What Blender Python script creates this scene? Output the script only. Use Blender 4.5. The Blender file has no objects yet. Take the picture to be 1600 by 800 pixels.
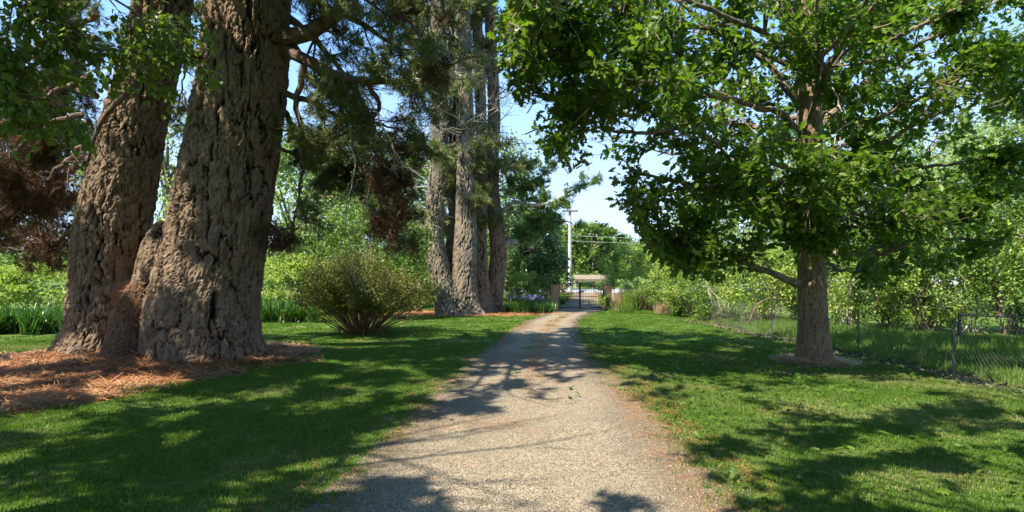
import bpy, math, random
import numpy as np
from mathutils import Vector

C = bpy.context.scene
COL = C.collection
RNG = np.random.default_rng(11)
random.seed(5)
pi = math.pi

# ------------------------------------------------------------------ camera
cam_d = bpy.data.cameras.new('camera'); cam = bpy.data.objects.new('camera', cam_d); COL.objects.link(cam)
cam.location = (0, 0, 1.6); cam.rotation_euler = (pi / 2, 0, 0)
cam_d.sensor_width = 36; cam_d.lens = 36 * 860 / 1600; cam_d.shift_y = 0.025
cam_d.clip_start = 0.05; cam_d.clip_end = 4000
C.camera = cam

# ------------------------------------------------------------------ sun and sky
SUN_EL = math.radians(54)
SX, SY = -0.78, -0.62
_n = math.hypot(SX, SY); SX /= _n; SY /= _n
sun_dir = Vector((SX * math.cos(SUN_EL), SY * math.cos(SUN_EL), math.sin(SUN_EL)))
W = bpy.data.worlds.new('World'); C.world = W; W.use_nodes = True
nt = W.node_tree; bg = nt.nodes['Background']
sky = nt.nodes.new('ShaderNodeTexSky'); sky.sky_type = 'NISHITA'; sky.sun_disc = False
sky.sun_elevation = SUN_EL; sky.sun_rotation = math.atan2(SX, SY)
sky.air_density = 1.0; sky.dust_density = 0.35; sky.ozone_density = 3.5
tc = nt.nodes.new('ShaderNodeTexCoord'); mp = nt.nodes.new('ShaderNodeMapping')
mp.inputs['Scale'].default_value = (1.6, 1.6, 5.0)
nz = nt.nodes.new('ShaderNodeTexNoise'); nz.inputs['Scale'].default_value = 2.3; nz.inputs['Detail'].default_value = 7
nz.inputs['Roughness'].default_value = 0.6
rp = nt.nodes.new('ShaderNodeValToRGB'); rp.color_ramp.elements[0].position = 0.52; rp.color_ramp.elements[1].position = 0.85
rp.color_ramp.elements[1].color = (0.4, 0.4, 0.4, 1)
mx = nt.nodes.new('ShaderNodeMixRGB'); mx.inputs[2].default_value = (6.0, 6.6, 7.8, 1)
L = nt.links.new
L(tc.outputs['Generated'], mp.inputs['Vector']); L(mp.outputs[0], nz.inputs['Vector'])
L(nz.outputs['Fac'], rp.inputs[0]); L(rp.outputs[0], mx.inputs[0]); L(sky.outputs[0], mx.inputs[1])
tn = nt.nodes.new('ShaderNodeMixRGB'); tn.blend_type = 'MULTIPLY'; tn.inputs[0].default_value = 1; tn.inputs[2].default_value = (0.84, 0.86, 0.90, 1)
L(mx.outputs[0], tn.inputs[1]); cp = nt.nodes.new('ShaderNodeMixRGB'); cp.blend_type = 'DARKEN'; cp.inputs[0].default_value = 1; sx_ = nt.nodes.new('ShaderNodeSeparateXYZ'); L(tc.outputs['Generated'], sx_.inputs[0]); cr = nt.nodes.new('ShaderNodeValToRGB'); cr.color_ramp.elements[0].color = (.95, 1.2, 1.6, 1); cr.color_ramp.elements[0].position = 0.02; cr.color_ramp.elements[1].position = .42; cr.color_ramp.elements[1].color = (.34, .72, 1.42, 1); L(sx_.outputs[2], cr.inputs[0]); L(cr.outputs[0], cp.inputs[2])
L(tn.outputs[0], cp.inputs[1]); L(cp.outputs[0], bg.inputs['Color']); bg.inputs['Strength'].default_value = 0.15
sl = bpy.data.lights.new('sun', 'SUN'); sl.energy = 2.0; sl.angle = math.radians(0.53); sl.color = (1.0, 0.93, 0.80)
so = bpy.data.objects.new('sun', sl); COL.objects.link(so); so.location = (0, 0, 30)
so.rotation_euler = sun_dir.to_track_quat('Z', 'Y').to_euler()
C.view_settings.view_transform = 'Standard'; C.view_settings.look = 'None'
C.view_settings.gamma = 1; C.view_settings.exposure = 2.9
C.render.engine = 'CYCLES'
C.cycles.max_bounces = 8; C.cycles.diffuse_bounces = 4; C.cycles.transmission_bounces = 5
C.cycles.transparent_max_bounces = 4; C.cycles.glossy_bounces = 2
C.cycles.sample_clamp_indirect = 6
C.cycles.use_denoising = True

# ------------------------------------------------------------------ helpers
def P(px, py, d):
    """the place seen at (px, py) of the 1600x800 photograph, d metres ahead"""
    return np.array([(px - 800) / 860 * d, d, 1.6 + (440 - py) / 860 * d])

def tag(o, label=None, cat=None, group=None, kind=None):
    if label: o['label'] = label
    if cat: o['category'] = cat
    if group: o['group'] = group
    if kind: o['kind'] = kind
    return o

def empty(name, loc, label, cat, group=None, rz=0):
    o = bpy.data.objects.new(name, None); COL.objects.link(o); o.location = loc; o.rotation_euler = (0, 0, rz)
    o.empty_display_size = 0.2
    return tag(o, label, cat, group)

def norm(a):
    return a / np.maximum(np.linalg.norm(a, axis=-1, keepdims=True), 1e-9)

class MB:
    """gathers vertices, quads and triangles for one mesh"""
    def __init__(s): s.v = []; s.f4 = []; s.f3 = []; s.m4 = []; s.m3 = []; s.n = 0; s.att = []
    def add(s, V, F, mi=0, att=None):
        V = np.asarray(V, float); F = np.asarray(F, int)
        s.v.append(V)
        if len(F):
            if F.shape[1] == 4: s.f4.append(F + s.n); s.m4.append(np.full(len(F), mi))
            else: s.f3.append(F + s.n); s.m3.append(np.full(len(F), mi))
        s.att.append(np.zeros(len(V)) if att is None else np.asarray(att, float))
        s.n += len(V); return s
    def box(s, c, d, mi=0, rz=0.0):
        c = np.array(c, float); x, y, z = np.array(d, float) / 2
        V = np.array([(-x, -y, -z), (x, -y, -z), (x, y, -z), (-x, y, -z), (-x, -y, z), (x, -y, z), (x, y, z), (-x, y, z)])
        if rz:
            R = np.array([[math.cos(rz), -math.sin(rz), 0], [math.sin(rz), math.cos(rz), 0], [0, 0, 1]]); V = V @ R.T
        return s.add(V + c, [(0, 3, 2, 1), (4, 5, 6, 7), (0, 1, 5, 4), (1, 2, 6, 5), (2, 3, 7, 6), (3, 0, 4, 7)], mi)
    def tube(s, pts, rad, k=6, mi=0, cap=True):
        pts = np.asarray(pts, float); n = len(pts); rad = np.broadcast_to(np.asarray(rad, float), (n,))
        t = norm(np.gradient(pts, axis=0))
        ref = np.array([0.31, 0.2, 0.93]) if abs(t[0, 2]) < 0.8 else np.array([0.95, 0.3, 0.05])
        u = norm(ref - (t @ ref)[:, None] * t); w = np.cross(t, u)
        a = np.arange(k) / k * 2 * pi
        V = (pts[:, None] + rad[:, None, None] * (np.cos(a)[None, :, None] * u[:, None] + np.sin(a)[None, :, None] * w[:, None])).reshape(-1, 3)
        i, j = np.meshgrid(np.arange(n - 1), np.arange(k), indexing='ij'); i = i.ravel(); j = j.ravel(); j2 = (j + 1) % k
        s.add(V, np.stack([i * k + j, i * k + j2, (i + 1) * k + j2, (i + 1) * k + j], 1), mi)
        if cap:
            V2 = np.vstack([V[-k:], pts[-1:]]); s.add(V2, [(q, (q + 1) % k, k) for q in range(k)], mi)
            V2 = np.vstack([V[:k], pts[:1]]); s.add(V2, [((q + 1) % k, q, k) for q in range(k)], mi)
        return s
    def mesh(s, name, mats, smooth=False, att=None):
        me = bpy.data.meshes.new(name)
        V = np.vstack(s.v) if s.v else np.zeros((0, 3))
        f4 = np.vstack(s.f4) if s.f4 else np.zeros((0, 4), int); f3 = np.vstack(s.f3) if s.f3 else np.zeros((0, 3), int)
        me.vertices.add(len(V)); me.vertices.foreach_set('co', V.ravel().astype(np.float32))
        nl = f4.size + f3.size
        me.loops.add(nl); me.loops.foreach_set('vertex_index', np.concatenate([f4.ravel(), f3.ravel()]).astype(np.int32))
        me.polygons.add(len(f4) + len(f3))
        st = np.concatenate([np.arange(len(f4)) * 4, f4.size + np.arange(len(f3)) * 3])
        me.polygons.foreach_set('loop_start', st.astype(np.int32))
        mi = np.concatenate([np.concatenate(s.m4) if s.m4 else np.zeros(0), np.concatenate(s.m3) if s.m3 else np.zeros(0)])
        me.polygons.foreach_set('material_index', mi.astype(np.int32))
        me.polygons.foreach_set('use_smooth', np.full(len(mi), smooth))
        if att:
            a = me.attributes.new(att, 'FLOAT', 'POINT'); a.data.foreach_set('value', np.concatenate(s.att).astype(np.float32))
        for m in (mats if isinstance(mats, (list, tuple)) else [mats]): me.materials.append(m)
        me.update(calc_edges=True); me.validate()
        return me
    def obj(s, name, mats, parent=None, smooth=False, att=None, kind=None):
        o = bpy.data.objects.new(name, s.mesh(name, mats, smooth, att)); COL.objects.link(o)
        if parent:
            o.parent = parent
            o.location = -Vector(parent.location)      # meshes are built in world metres
            if parent.rotation_euler.z: raise ValueError
        if kind: o['kind'] = kind
        return o

# --- noise
def h3(i, j, k, s=0):
    with np.errstate(over='ignore'):
        h = (i.astype(np.uint32) * np.uint32(374761393) + j.astype(np.uint32) * np.uint32(668265263)
             + k.astype(np.uint32) * np.uint32(2246822519) + np.uint32((s * 3266489917 + 12345) & 0xffffffff))
        h = (h ^ (h >> np.uint32(13))) * np.uint32(1274126177)
        h = h ^ (h >> np.uint32(16)); h = h * np.uint32(2654435761); h = h ^ (h >> np.uint32(15))
    return h.astype(np.float64) / 4294967295.0

def vn(Q, s=0):
    Q = np.asarray(Q, float); I = np.floor(Q).astype(np.int64); f = Q - I; f = f * f * (3 - 2 * f); r = 0
    for a in (0, 1):
        for b in (0, 1):
            for c in (0, 1):
                w = (f[..., 0] if a else 1 - f[..., 0]) * (f[..., 1] if b else 1 - f[..., 1]) * (f[..., 2] if c else 1 - f[..., 2])
                r = r + w * h3(I[..., 0] + a, I[..., 1] + b, I[..., 2] + c, s)
    return r

def fbm(Q, s=0, o=3):
    r = 0; a = 0.5; t = 0
    for q in range(o): r = r + a * vn(Q * 2 ** q, s + q); t += a; a *= .5
    return r / t

def vn2(x, y, sc, s=0, o=3):
    x = np.asarray(x, float); y = np.asarray(y, float)
    return fbm(np.stack([x * sc, y * sc, np.zeros_like(x) + 0.5], -1), s, o)

def cell(Q, s=0):
    I = np.floor(Q).astype(np.int64); f1 = np.full(len(Q), 9.); f2 = np.full(len(Q), 9.); idd = np.zeros(len(Q))
    for a in (-1, 0, 1):
        for b in (-1, 0, 1):
            for c in (-1, 0, 1):
                i, j, k = I[:, 0] + a, I[:, 1] + b, I[:, 2] + c
                r1 = h3(i, j, k, s)
                p = np.stack([i + r1, j + h3(i, j, k, s + 1), k + h3(i, j, k, s + 2)], 1)
                d = np.linalg.norm(p - Q, axis=1)
                m = d < f1
                f2 = np.where(m, f1, np.minimum(f2, d)); idd = np.where(m, r1, idd); f1 = np.where(m, d, f1)
    return f1, f2, idd

def sstep(a, b, x):
    t = np.clip((x - a) / (b - a), 0, 1); return t * t * (3 - 2 * t)

# --- the lie of the land
PINE = (-6.35, 10.7)
def gz(x, y):
    x = np.asarray(x, float); y = np.asarray(y, float)
    d = np.hypot((x - PINE[0] + .3) / 1.25, y - PINE[1])
    z = 0.30 * np.exp(-(d / 2.5) ** 2)
    z = z + 0.16 * (vn2(x, y, 1.3, 13, 3) - .5) * np.exp(-(d / 2.9) ** 2)
    z = z + 0.05 * (vn2(x, y, 0.22, 3, 2) - .5) * sstep(2, 9, np.hypot(x, y))
    z = z + 0.85 * sstep(35, 52, y) + 9 * sstep(90, 260, y)
    z = z + 1.2 * sstep(12, 40, np.abs(x)) * sstep(20, 60, y)
    z = z - 0.10 * np.exp(-((x - 8.2) / 1.1) ** 2) * sstep(6, 9, y) * sstep(30, 24, y)
    z = z - 0.02 * np.exp(-((x - drive_c(y)) / 1.2) ** 2) * sstep(33, 30, y)
    return z
def drive_c(y):
    return np.interp(y, [-20, 0, 3.8, 6.9, 11.5, 17, 23, 31, 34, 50], [-.72, -.25, .03, .25, .44, 0.95, 1.75, 3.75, 4.5, 8])
def drive_w(y):
    return np.interp(y, [0, 4, 7, 11.5, 17, 23, 30, 34, 50], [1.55, 1.55, 1.52, 1.3, 1.15, 1.1, 1.25, 1.6, 2.2])

# ------------------------------------------------------------------ materials
def new_mat(name):
    m = bpy.data.materials.new(name); m.use_nodes = True; n = m.node_tree; n.nodes.clear()
    out = n.nodes.new('ShaderNodeOutputMaterial'); return m, n, out

def ramp(n, fac, stops):
    r = n.nodes.new('ShaderNodeValToRGB'); e = r.color_ramp.elements
    while len(e) < len(stops): e.new(0.5)
    for q, (p, c) in enumerate(stops): e[q].position = p; e[q].color = (*c, 1)
    n.links.new(fac, r.inputs[0]); return r.outputs[0]

def noise(n, scale, detail=4, coord='obj', vec=(1, 1, 1), rough=.55):
    if coord == 'obj':
        g = n.nodes.new('ShaderNodeTexCoord'); o = g.outputs['Object']
    else:
        g = n.nodes.new('ShaderNodeNewGeometry'); o = g.outputs['Position']
    m = n.nodes.new('ShaderNodeMapping'); m.inputs['Scale'].default_value = vec
    t = n.nodes.new('ShaderNodeTexNoise'); t.inputs['Scale'].default_value = scale; t.inputs['Detail'].default_value = detail
    t.inputs['Roughness'].default_value = rough
    n.links.new(o, m.inputs[0]); n.links.new(m.outputs[0], t.inputs['Vector']); return t.outputs['Fac']

def mixc(n, fac, a, b, mode='MIX'):
    m = n.nodes.new('ShaderNodeMixRGB'); m.blend_type = mode
    for i, v in ((0, fac), (1, a), (2, b)):
        if isinstance(v, (int, float)): m.inputs[i].default_value = v
        elif isinstance(v, tuple): m.inputs[i].default_value = (*v, 1)
        else: n.links.new(v, m.inputs[i])
    return m.outputs[0]

def leaf_mat(name, c1, c2, c3, trans=.38, rough=.45, spec=.35, by='island', tmul=(1.25, 1.3, .75)):
    """three leaf colours mixed leaf by leaf; light also passes through the blade"""
    m, n, out = new_mat(name)
    if by == 'island':
        g = n.nodes.new('ShaderNodeNewGeometry'); f = g.outputs['Random Per Island']
    else:
        g = n.nodes.new('ShaderNodeObjectInfo'); f = g.outputs['Random']
    col = ramp(n, f, [(0, c1), (.5, c2), (1, c3)])
    big = noise(n, .8, 4, 'pos')
    col = mixc(n, ramp(n, big, [(.35, (.0,) * 3), (.7, (.6,) * 3)]), col, c2)
    p = n.nodes.new('ShaderNodeBsdfPrincipled'); p.inputs['Roughness'].default_value = rough
    p.inputs['Specular IOR Level'].default_value = spec
    n.links.new(col, p.inputs['Base Color'])
    t = n.nodes.new('ShaderNodeBsdfTranslucent'); tcol = mixc(n, 1.0, col, tmul, 'MULTIPLY'); n.links.new(tcol, t.inputs['Color'])
    s = n.nodes.new('ShaderNodeMixShader'); s.inputs[0].default_value = trans
    n.links.new(p.outputs[0], s.inputs[1]); n.links.new(t.outputs[0], s.inputs[2]); n.links.new(s.outputs[0], out.inputs[0])
    return m

def bark_mat(name, plate, plate2, crack, sc=9, bump=.5, stretch=.22, lichen=None):
    m, n, out = new_mat(name)
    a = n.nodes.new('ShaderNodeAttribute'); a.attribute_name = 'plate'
    f1 = noise(n, sc, 6, 'obj', (1, 1, stretch), .7); f2 = noise(n, sc * .22, 3, 'obj')
    c = ramp(n, f1, [(.3, plate2), (.62, plate)])
    c = mixc(n, ramp(n, f2, [(.4, (0,) * 3), (.75, (.7,) * 3)]), c, tuple(x * 1.25 for x in plate))
    if lichen: c = mixc(n, ramp(n, noise(n, 2.2, 5), [(.55, (0,) * 3), (.72, (.55,) * 3)]), c, lichen)
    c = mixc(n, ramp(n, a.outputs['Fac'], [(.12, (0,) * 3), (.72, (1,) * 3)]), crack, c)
    p = n.nodes.new('ShaderNodeBsdfPrincipled'); p.inputs['Roughness'].default_value = .9; p.inputs['Specular IOR Level'].default_value = .15
    b = n.nodes.new('ShaderNodeBump'); b.inputs['Strength'].default_value = bump; b.inputs['Distance'].default_value = .03
    n.links.new(noise(n, sc * 3.2, 6, 'obj', (1, 1, stretch * 1.3), .75), b.inputs['Height'])
    n.links.new(b.outputs[0], p.inputs['Normal']); n.links.new(c, p.inputs['Base Color']); n.links.new(p.outputs[0], out.inputs[0])
    return m

def plain_mat(name, c1, c2, sc=8, rough=.8, bump=.2, metal=0, spec=.3, vec=(1, 1, 1), rnd=None):
    m, n, out = new_mat(name)
    c = ramp(n, noise(n, sc, 5, 'obj', vec), [(.35, c1), (.68, c2)])
    if rnd:
        g = n.nodes.new('ShaderNodeNewGeometry' if rnd == 'island' else 'ShaderNodeObjectInfo')
        c = mixc(n, .6, c, ramp(n, g.outputs['Random Per Island' if rnd == 'island' else 'Random'], [(0, tuple(x * .6 for x in c1)), (1, tuple(min(1, x * 1.4) for x in c2))]))
    p = n.nodes.new('ShaderNodeBsdfPrincipled'); p.inputs['Roughness'].default_value = rough; p.inputs['Metallic'].default_value = metal
    p.inputs['Specular IOR Level'].default_value = spec
    if bump:
        b = n.nodes.new('ShaderNodeBump'); b.inputs['Strength'].default_value = bump; b.inputs['Distance'].default_value = .02
        n.links.new(noise(n, sc * 4, 6, 'obj', vec), b.inputs['Height']); n.links.new(b.outputs[0], p.inputs['Normal'])
    n.links.new(c, p.inputs['Base Color']); n.links.new(p.outputs[0], out.inputs[0]); return m

M = {}
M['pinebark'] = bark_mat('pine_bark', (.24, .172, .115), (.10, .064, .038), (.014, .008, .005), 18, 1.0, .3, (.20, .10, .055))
M['pinebark2'] = bark_mat('grey_pine_bark', (.19, .155, .112), (.095, .072, .05), (.035, .023, .016), 10, .8, .25, (.22, .22, .14))
M['oakbark'] = bark_mat('oak_bark', (.21, .15, .085), (.13, .09, .05), (.075, .052, .03), 14, .6, .15, (.19, .17, .085))
M['pinelimb'] = plain_mat('pine_limb', (.055, .033, .022), (.15, .10, .065), 7, bump=.6)
M['oaklimb'] = plain_mat('oak_limb', (.10, .075, .045), (.26, .20, .135), 7, bump=.5)
M['twig'] = plain_mat('twig_bark', (.09, .065, .045), (.20, .16, .12), 6)
M['palestem'] = plain_mat('pale_stem', (.22, .19, .15), (.42, .38, .31), 5)
M['redstem'] = plain_mat('bush_stem', (.12, .055, .03), (.27, .15, .085), 7, rnd='island')
M['deadwood'] = plain_mat('dead_wood', (.33, .28, .22), (.52, .46, .38), 6)
M['oakleaf'] = leaf_mat('oak_leaf', (.055, .11, .010), (.09, .165, .014), (.17, .24, .03), .55, .4, .4)
M['lindenleaf'] = leaf_mat('heart_leaf', (.08, .13, .014), (.115, .175, .018), (.17, .23, .03), .52, .4, .4)
M['needle'] = leaf_mat('pine_needle', (.08, .105, .022), (.12, .15, .035), (.21, .23, .075), .2, .5, .3)
M['needle_bright'] = leaf_mat('bright_pine_needle', (.08, .14, .03), (.12, .20, .04), (.19, .26, .06), .3, .5, .3)  # greener needle tone for the low limbs and one far tree
M['needle_dead'] = leaf_mat('dead_pine_needle', (.045, .026, .014), (.09, .052, .028), (.17, .10, .05), .15, .7, .15, tmul=(1.2, 1, .8))
M['litter'] = plain_mat('fallen_needles', (.20, .075, .028), (.46, .21, .09), 3, rnd='object')
M['straw'] = plain_mat('dry_straw', (.32, .21, .10), (.55, .40, .22), 3, rnd='object')
M['bushleaf'] = leaf_mat('bronze_leaf', (.06, .082, .010), (.095, .118, .015), (.17, .125, .025), .3, .45, .3)
M['yellowleaf'] = leaf_mat('yellow_green_leaf', (.16, .23, .035), (.23, .31, .05), (.36, .42, .11), .42, .5, .3)
M['midleaf'] = leaf_mat('mid_green_leaf', (.075, .14, .022), (.115, .19, .03), (.20, .28, .055), .38, .45, .35)
M['darkleaf'] = leaf_mat('dark_glossy_leaf', (.035, .075, .016), (.06, .12, .026), (.14, .21, .08), .25, .28, .5)
M['paleleaf'] = leaf_mat('pale_willow_leaf', (.17, .25, .075), (.23, .32, .10), (.34, .42, .18), .42, .45, .35)
M['strap'] = leaf_mat('strap_leaf', (.028, .085, .012), (.045, .12, .018), (.09, .18, .03), .3, .3, .45)
M['strapdry'] = leaf_mat('dry_strap_leaf', (.22, .17, .08), (.30, .23, .11), (.4, .3, .16), .2, .6, .2)
M['flower'] = leaf_mat('violet_flower', (.20, .19, .40), (.29, .28, .50), (.42, .40, .60), .3, .6, .2, tmul=(1, 1, 1))
M['pinkgrass'] = leaf_mat('pinkish_seed_grass', (.30, .20, .13), (.40, .28, .18), (.5, .40, .26), .35, .6, .2)
M['grass'] = leaf_mat('lawn_blade', (.05, .105, .010), (.075, .15, .013), (.13, .19, .03), .4, .5, .25, 'object')
M['grassdry'] = leaf_mat('dry_blade', (.11, .125, .035), (.16, .17, .05), (.25, .235, .09), .3, .6, .2, 'object')
M['longgrass'] = leaf_mat('long_grass_blade', (.075, .14, .022), (.11, .19, .03), (.20, .25, .06), .4, .5, .25, 'object')
M['greyleaf'] = plain_mat('grey_fallen_leaf', (.06, .045, .025), (.15, .12, .075), 4, rnd='island')
M['steel'] = plain_mat('rusty_post', (.05, .045, .035), (.12, .11, .09), 12, .5, .1, .3)
M['wire'] = plain_mat('galvanised_wire', (.07, .07, .06), (.14, .14, .12), 12, .45, 0, .5)
M['iron'] = plain_mat('black_iron', (.012, .012, .013), (.03, .03, .032), 12, .4, .1)
M['pole'] = plain_mat('pale_pole', (.34, .345, .36), (.50, .505, .52), 3, .6, .1)
M['asphalt'] = plain_mat('asphalt', (.19, .18, .19), (.27, .26, .27), 30, .9, .2)
M['concrete'] = plain_mat('weathered_slab', (.13, .10, .065), (.23, .18, .12), 5, .85, .2)

def brick_mat():
    m, n, out = new_mat('pillar_brick')
    t = n.nodes.new('ShaderNodeTexBrick'); t.inputs['Color1'].default_value = (.46, .23, .10, 1); t.inputs['Color2'].default_value = (.36, .17, .07, 1)
    t.inputs['Mortar'].default_value = (.5, .42, .33, 1); t.inputs['Scale'].default_value = 4.5; t.inputs['Mortar Size'].default_value = .012
    g = n.nodes.new('ShaderNodeTexCoord'); mp = n.nodes.new('ShaderNodeMapping'); mp.inputs['Rotation'].default_value = (pi / 2, 0, 0)
    n.links.new(g.outputs['Object'], mp.inputs[0]); n.links.new(mp.outputs[0], t.inputs[0])
    c = mixc(n, .4, t.outputs[0], ramp(n, noise(n, 3, 5), [(.3, (.30, .15, .07)), (.7, (.52, .32, .17))]))
    p = n.nodes.new('ShaderNodeBsdfPrincipled'); p.inputs['Roughness'].default_value = .9
    n.links.new(c, p.inputs['Base Color']); n.links.new(p.outputs[0], out.inputs[0]); return m
M['brick'] = brick_mat()

def lawn_mat():
    m, n, out = new_mat('lawn_soil')
    a = n.nodes.new('ShaderNodeAttribute'); a.attribute_name = 'mulch'
    f = noise(n, 30, 6, 'pos', rough=.75); g = noise(n, .9, 5, 'pos')
    grass = ramp(n, f, [(.3, (.04, .08, .010)), (.55, (.065, .13, .016)), (.8, (.11, .17, .035))])
    dry = ramp(n, f, [(.3, (.10, .10, .03)), (.7, (.20, .19, .07))])
    c = mixc(n, ramp(n, g, [(.46, (0,) * 3), (.66, (.7,) * 3)]), grass, dry)
    mul = ramp(n, noise(n, 42, 6, 'pos', rough=.8), [(.3, (.10, .045, .02)), (.55, (.24, .115, .05)), (.75, (.38, .22, .11))])
    c = mixc(n, a.outputs['Fac'], c, mul)
    p = n.nodes.new('ShaderNodeBsdfPrincipled'); p.inputs['Roughness'].default_value = .95; p.inputs['Specular IOR Level'].default_value = .1
    b = n.nodes.new('ShaderNodeBump'); b.inputs['Strength'].default_value = .8; b.inputs['Distance'].default_value = .04
    n.links.new(noise(n, 60, 5, 'pos', rough=.7), b.inputs['Height']); n.links.new(b.outputs[0], p.inputs['Normal'])
    n.links.new(c, p.inputs['Base Color']); n.links.new(p.outputs[0], out.inputs[0]); return m
M['lawn'] = lawn_mat()

def drive_mat():
    m, n, out = new_mat('gravel_drive')
    a = n.nodes.new('ShaderNodeAttribute'); a.attribute_name = 'mulch'      # 0 bare wheel tracks, 1 needle litter
    g = n.nodes.new('ShaderNodeNewGeometry')
    v = n.nodes.new('ShaderNodeTexVoronoi'); v.inputs['Scale'].default_value = 75; n.links.new(g.outputs['Position'], v.inputs['Vector'])
    sep = n.nodes.new('ShaderNodeSeparateColor'); n.links.new(v.outputs['Color'], sep.inputs[0])
    st = ramp(n, sep.outputs[0], [(0, (.055, .045, .034)), (.3, (.15, .122, .083)), (.6, (.245, .205, .142)), (.85, (.37, .32, .23)), (1, (.30, .18, .08))])
    st = mixc(n, ramp(n, noise(n, 1.3, 5, 'pos'), [(.4, (0,) * 3), (.7, (.6,) * 3)]), st, (.175, .145, .10))
    lit = ramp(n, noise(n, 55, 6, 'pos', rough=.8), [(.35, (.09, .05, .026)), (.55, (.19, .11, .05)), (.75, (.36, .20, .085))])
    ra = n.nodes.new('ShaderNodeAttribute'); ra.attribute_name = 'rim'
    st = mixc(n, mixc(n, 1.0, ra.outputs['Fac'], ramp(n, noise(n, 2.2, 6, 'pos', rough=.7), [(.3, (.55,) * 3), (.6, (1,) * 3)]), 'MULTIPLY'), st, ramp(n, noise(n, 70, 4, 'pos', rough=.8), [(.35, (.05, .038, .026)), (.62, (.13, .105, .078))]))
    f = mixc(n, 1.0, a.outputs['Fac'], ramp(n, noise(n, 9, 6, 'pos', rough=.7), [(.35, (.1,) * 3), (.62, (1,) * 3)]), 'MULTIPLY')
    c = mixc(n, f, st, lit)
    p = n.nodes.new('ShaderNodeBsdfPrincipled'); p.inputs['Roughness'].default_value = .9; p.inputs['Specular IOR Level'].default_value = .2
    b = n.nodes.new('ShaderNodeBump'); b.inputs['Strength'].default_value = .9; b.inputs['Distance'].default_value = .012; b.invert = True
    n.links.new(v.outputs['Distance'], b.inputs['Height']); n.links.new(b.outputs[0], p.inputs['Normal'])
    n.links.new(c, p.inputs['Base Color']); n.links.new(p.outputs[0], out.inputs[0]); return m
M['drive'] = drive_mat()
M['pebble'] = plain_mat('pebble', (.085, .077, .06), (.31, .28, .22), 40, .8, 0, rnd='object')

# ------------------------------------------------------------------ ground, drive, road
def mulch_at(x, y):
    dx = x - PINE[0] + .3; d = np.hypot(dx / np.where(dx > 0, 1.0, 1.5), (y - PINE[1] + .3))
    m = sstep(3.0, 1.9, d + 1.2 * (vn2(x, y, 1.6, 9) - .5))
    m = np.maximum(m, .9 * sstep(1.25, .55, np.hypot((x + 7.6) / 2.6, (y - 8.2) / 1.6) + .9 * (vn2(x, y, 1.3, 19) - .5)))
    m = np.maximum(m, sstep(3.1, 2.2, np.hypot((x + 2.3) / 1.9, y - 28.0) + .8 * (vn2(x, y, 1.2, 8) - .5)))
    return m
xs = np.unique(np.concatenate([np.linspace(-400, -30, 16), np.linspace(-30, -14, 30), np.linspace(-14, 14, 120), np.linspace(14, 30, 30), np.linspace(30, 400, 16)]))
ys = np.unique(np.concatenate([np.linspace(-120, -6, 16), np.linspace(-6, 20, 115), np.linspace(20, 60, 60), np.linspace(60, 600, 30)]))
def sheet(name, xs, ys, dz, mat, att):
    X, Y = np.meshgrid(xs, ys); V = np.stack([X.ravel(), Y.ravel(), (gz(X, Y) + dz).ravel()], 1)
    nx, ny = len(xs), len(ys); i, j = np.meshgrid(np.arange(ny - 1), np.arange(nx - 1), indexing='ij'); i = i.ravel(); j = j.ravel()
    F = np.stack([i * nx + j, i * nx + j + 1, (i + 1) * nx + j + 1, (i + 1) * nx + j], 1)
    mb = MB(); mb.add(V, F, 0, att(V[:, 0], V[:, 1])); return mb.obj(name, mat, smooth=True, att='mulch', kind='structure')
sheet('lawn', xs, ys, 0, M['lawn'], mulch_at)
# drive: a strip along its centre line, ragged edges
yy = np.concatenate([np.linspace(-8, 12, 200), np.linspace(12.1, 34, 130), np.linspace(34.3, 47.5, 30)])
tt = np.linspace(-1, 1, 41)
Yg, Tg = np.meshgrid(yy, tt, indexing='ij')
edge = 1 + .10 * (vn2(Yg, Tg * 0 + np.sign(Tg) * 5, 1.1, 21) - .5) * 2
Xg = drive_c(Yg) + Tg * drive_w(Yg) * edge
V = np.stack([Xg.ravel(), Yg.ravel(), (gz(Xg, Yg) + .006 - .004 * (np.abs(Tg) > .97)).ravel()], 1)
nx = len(tt); i, j = np.meshgrid(np.arange(len(yy) - 1), np.arange(nx - 1), indexing='ij'); i = i.ravel(); j = j.ravel()
F = np.stack([i * nx + j, i * nx + j + 1, (i + 1) * nx + j + 1, (i + 1) * nx + j], 1)
def dmulch(x, y):
    t = (x - drive_c(y)) / drive_w(y)
    m = .95 * np.exp(-((t - .02) / .19) ** 2) * sstep(6, 12, y) + .95 * sstep(.62, .9, t) * sstep(14, 8, y) + .35 * sstep(-.7, -1, t)
    return np.clip(m + .16 + .5 * sstep(.52, .72, vn2(x, y, .8, 92)), 0, 1)
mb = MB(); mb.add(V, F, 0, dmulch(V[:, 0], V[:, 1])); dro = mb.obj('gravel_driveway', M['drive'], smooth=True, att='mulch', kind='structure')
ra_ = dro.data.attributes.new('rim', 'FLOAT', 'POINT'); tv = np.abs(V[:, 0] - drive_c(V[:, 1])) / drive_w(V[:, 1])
ra_.data.foreach_set('value', (sstep(.42, .88, tv + .55 * (vn2(V[:, 0], V[:, 1], .9, 77) - .5))).astype(np.float32))
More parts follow.
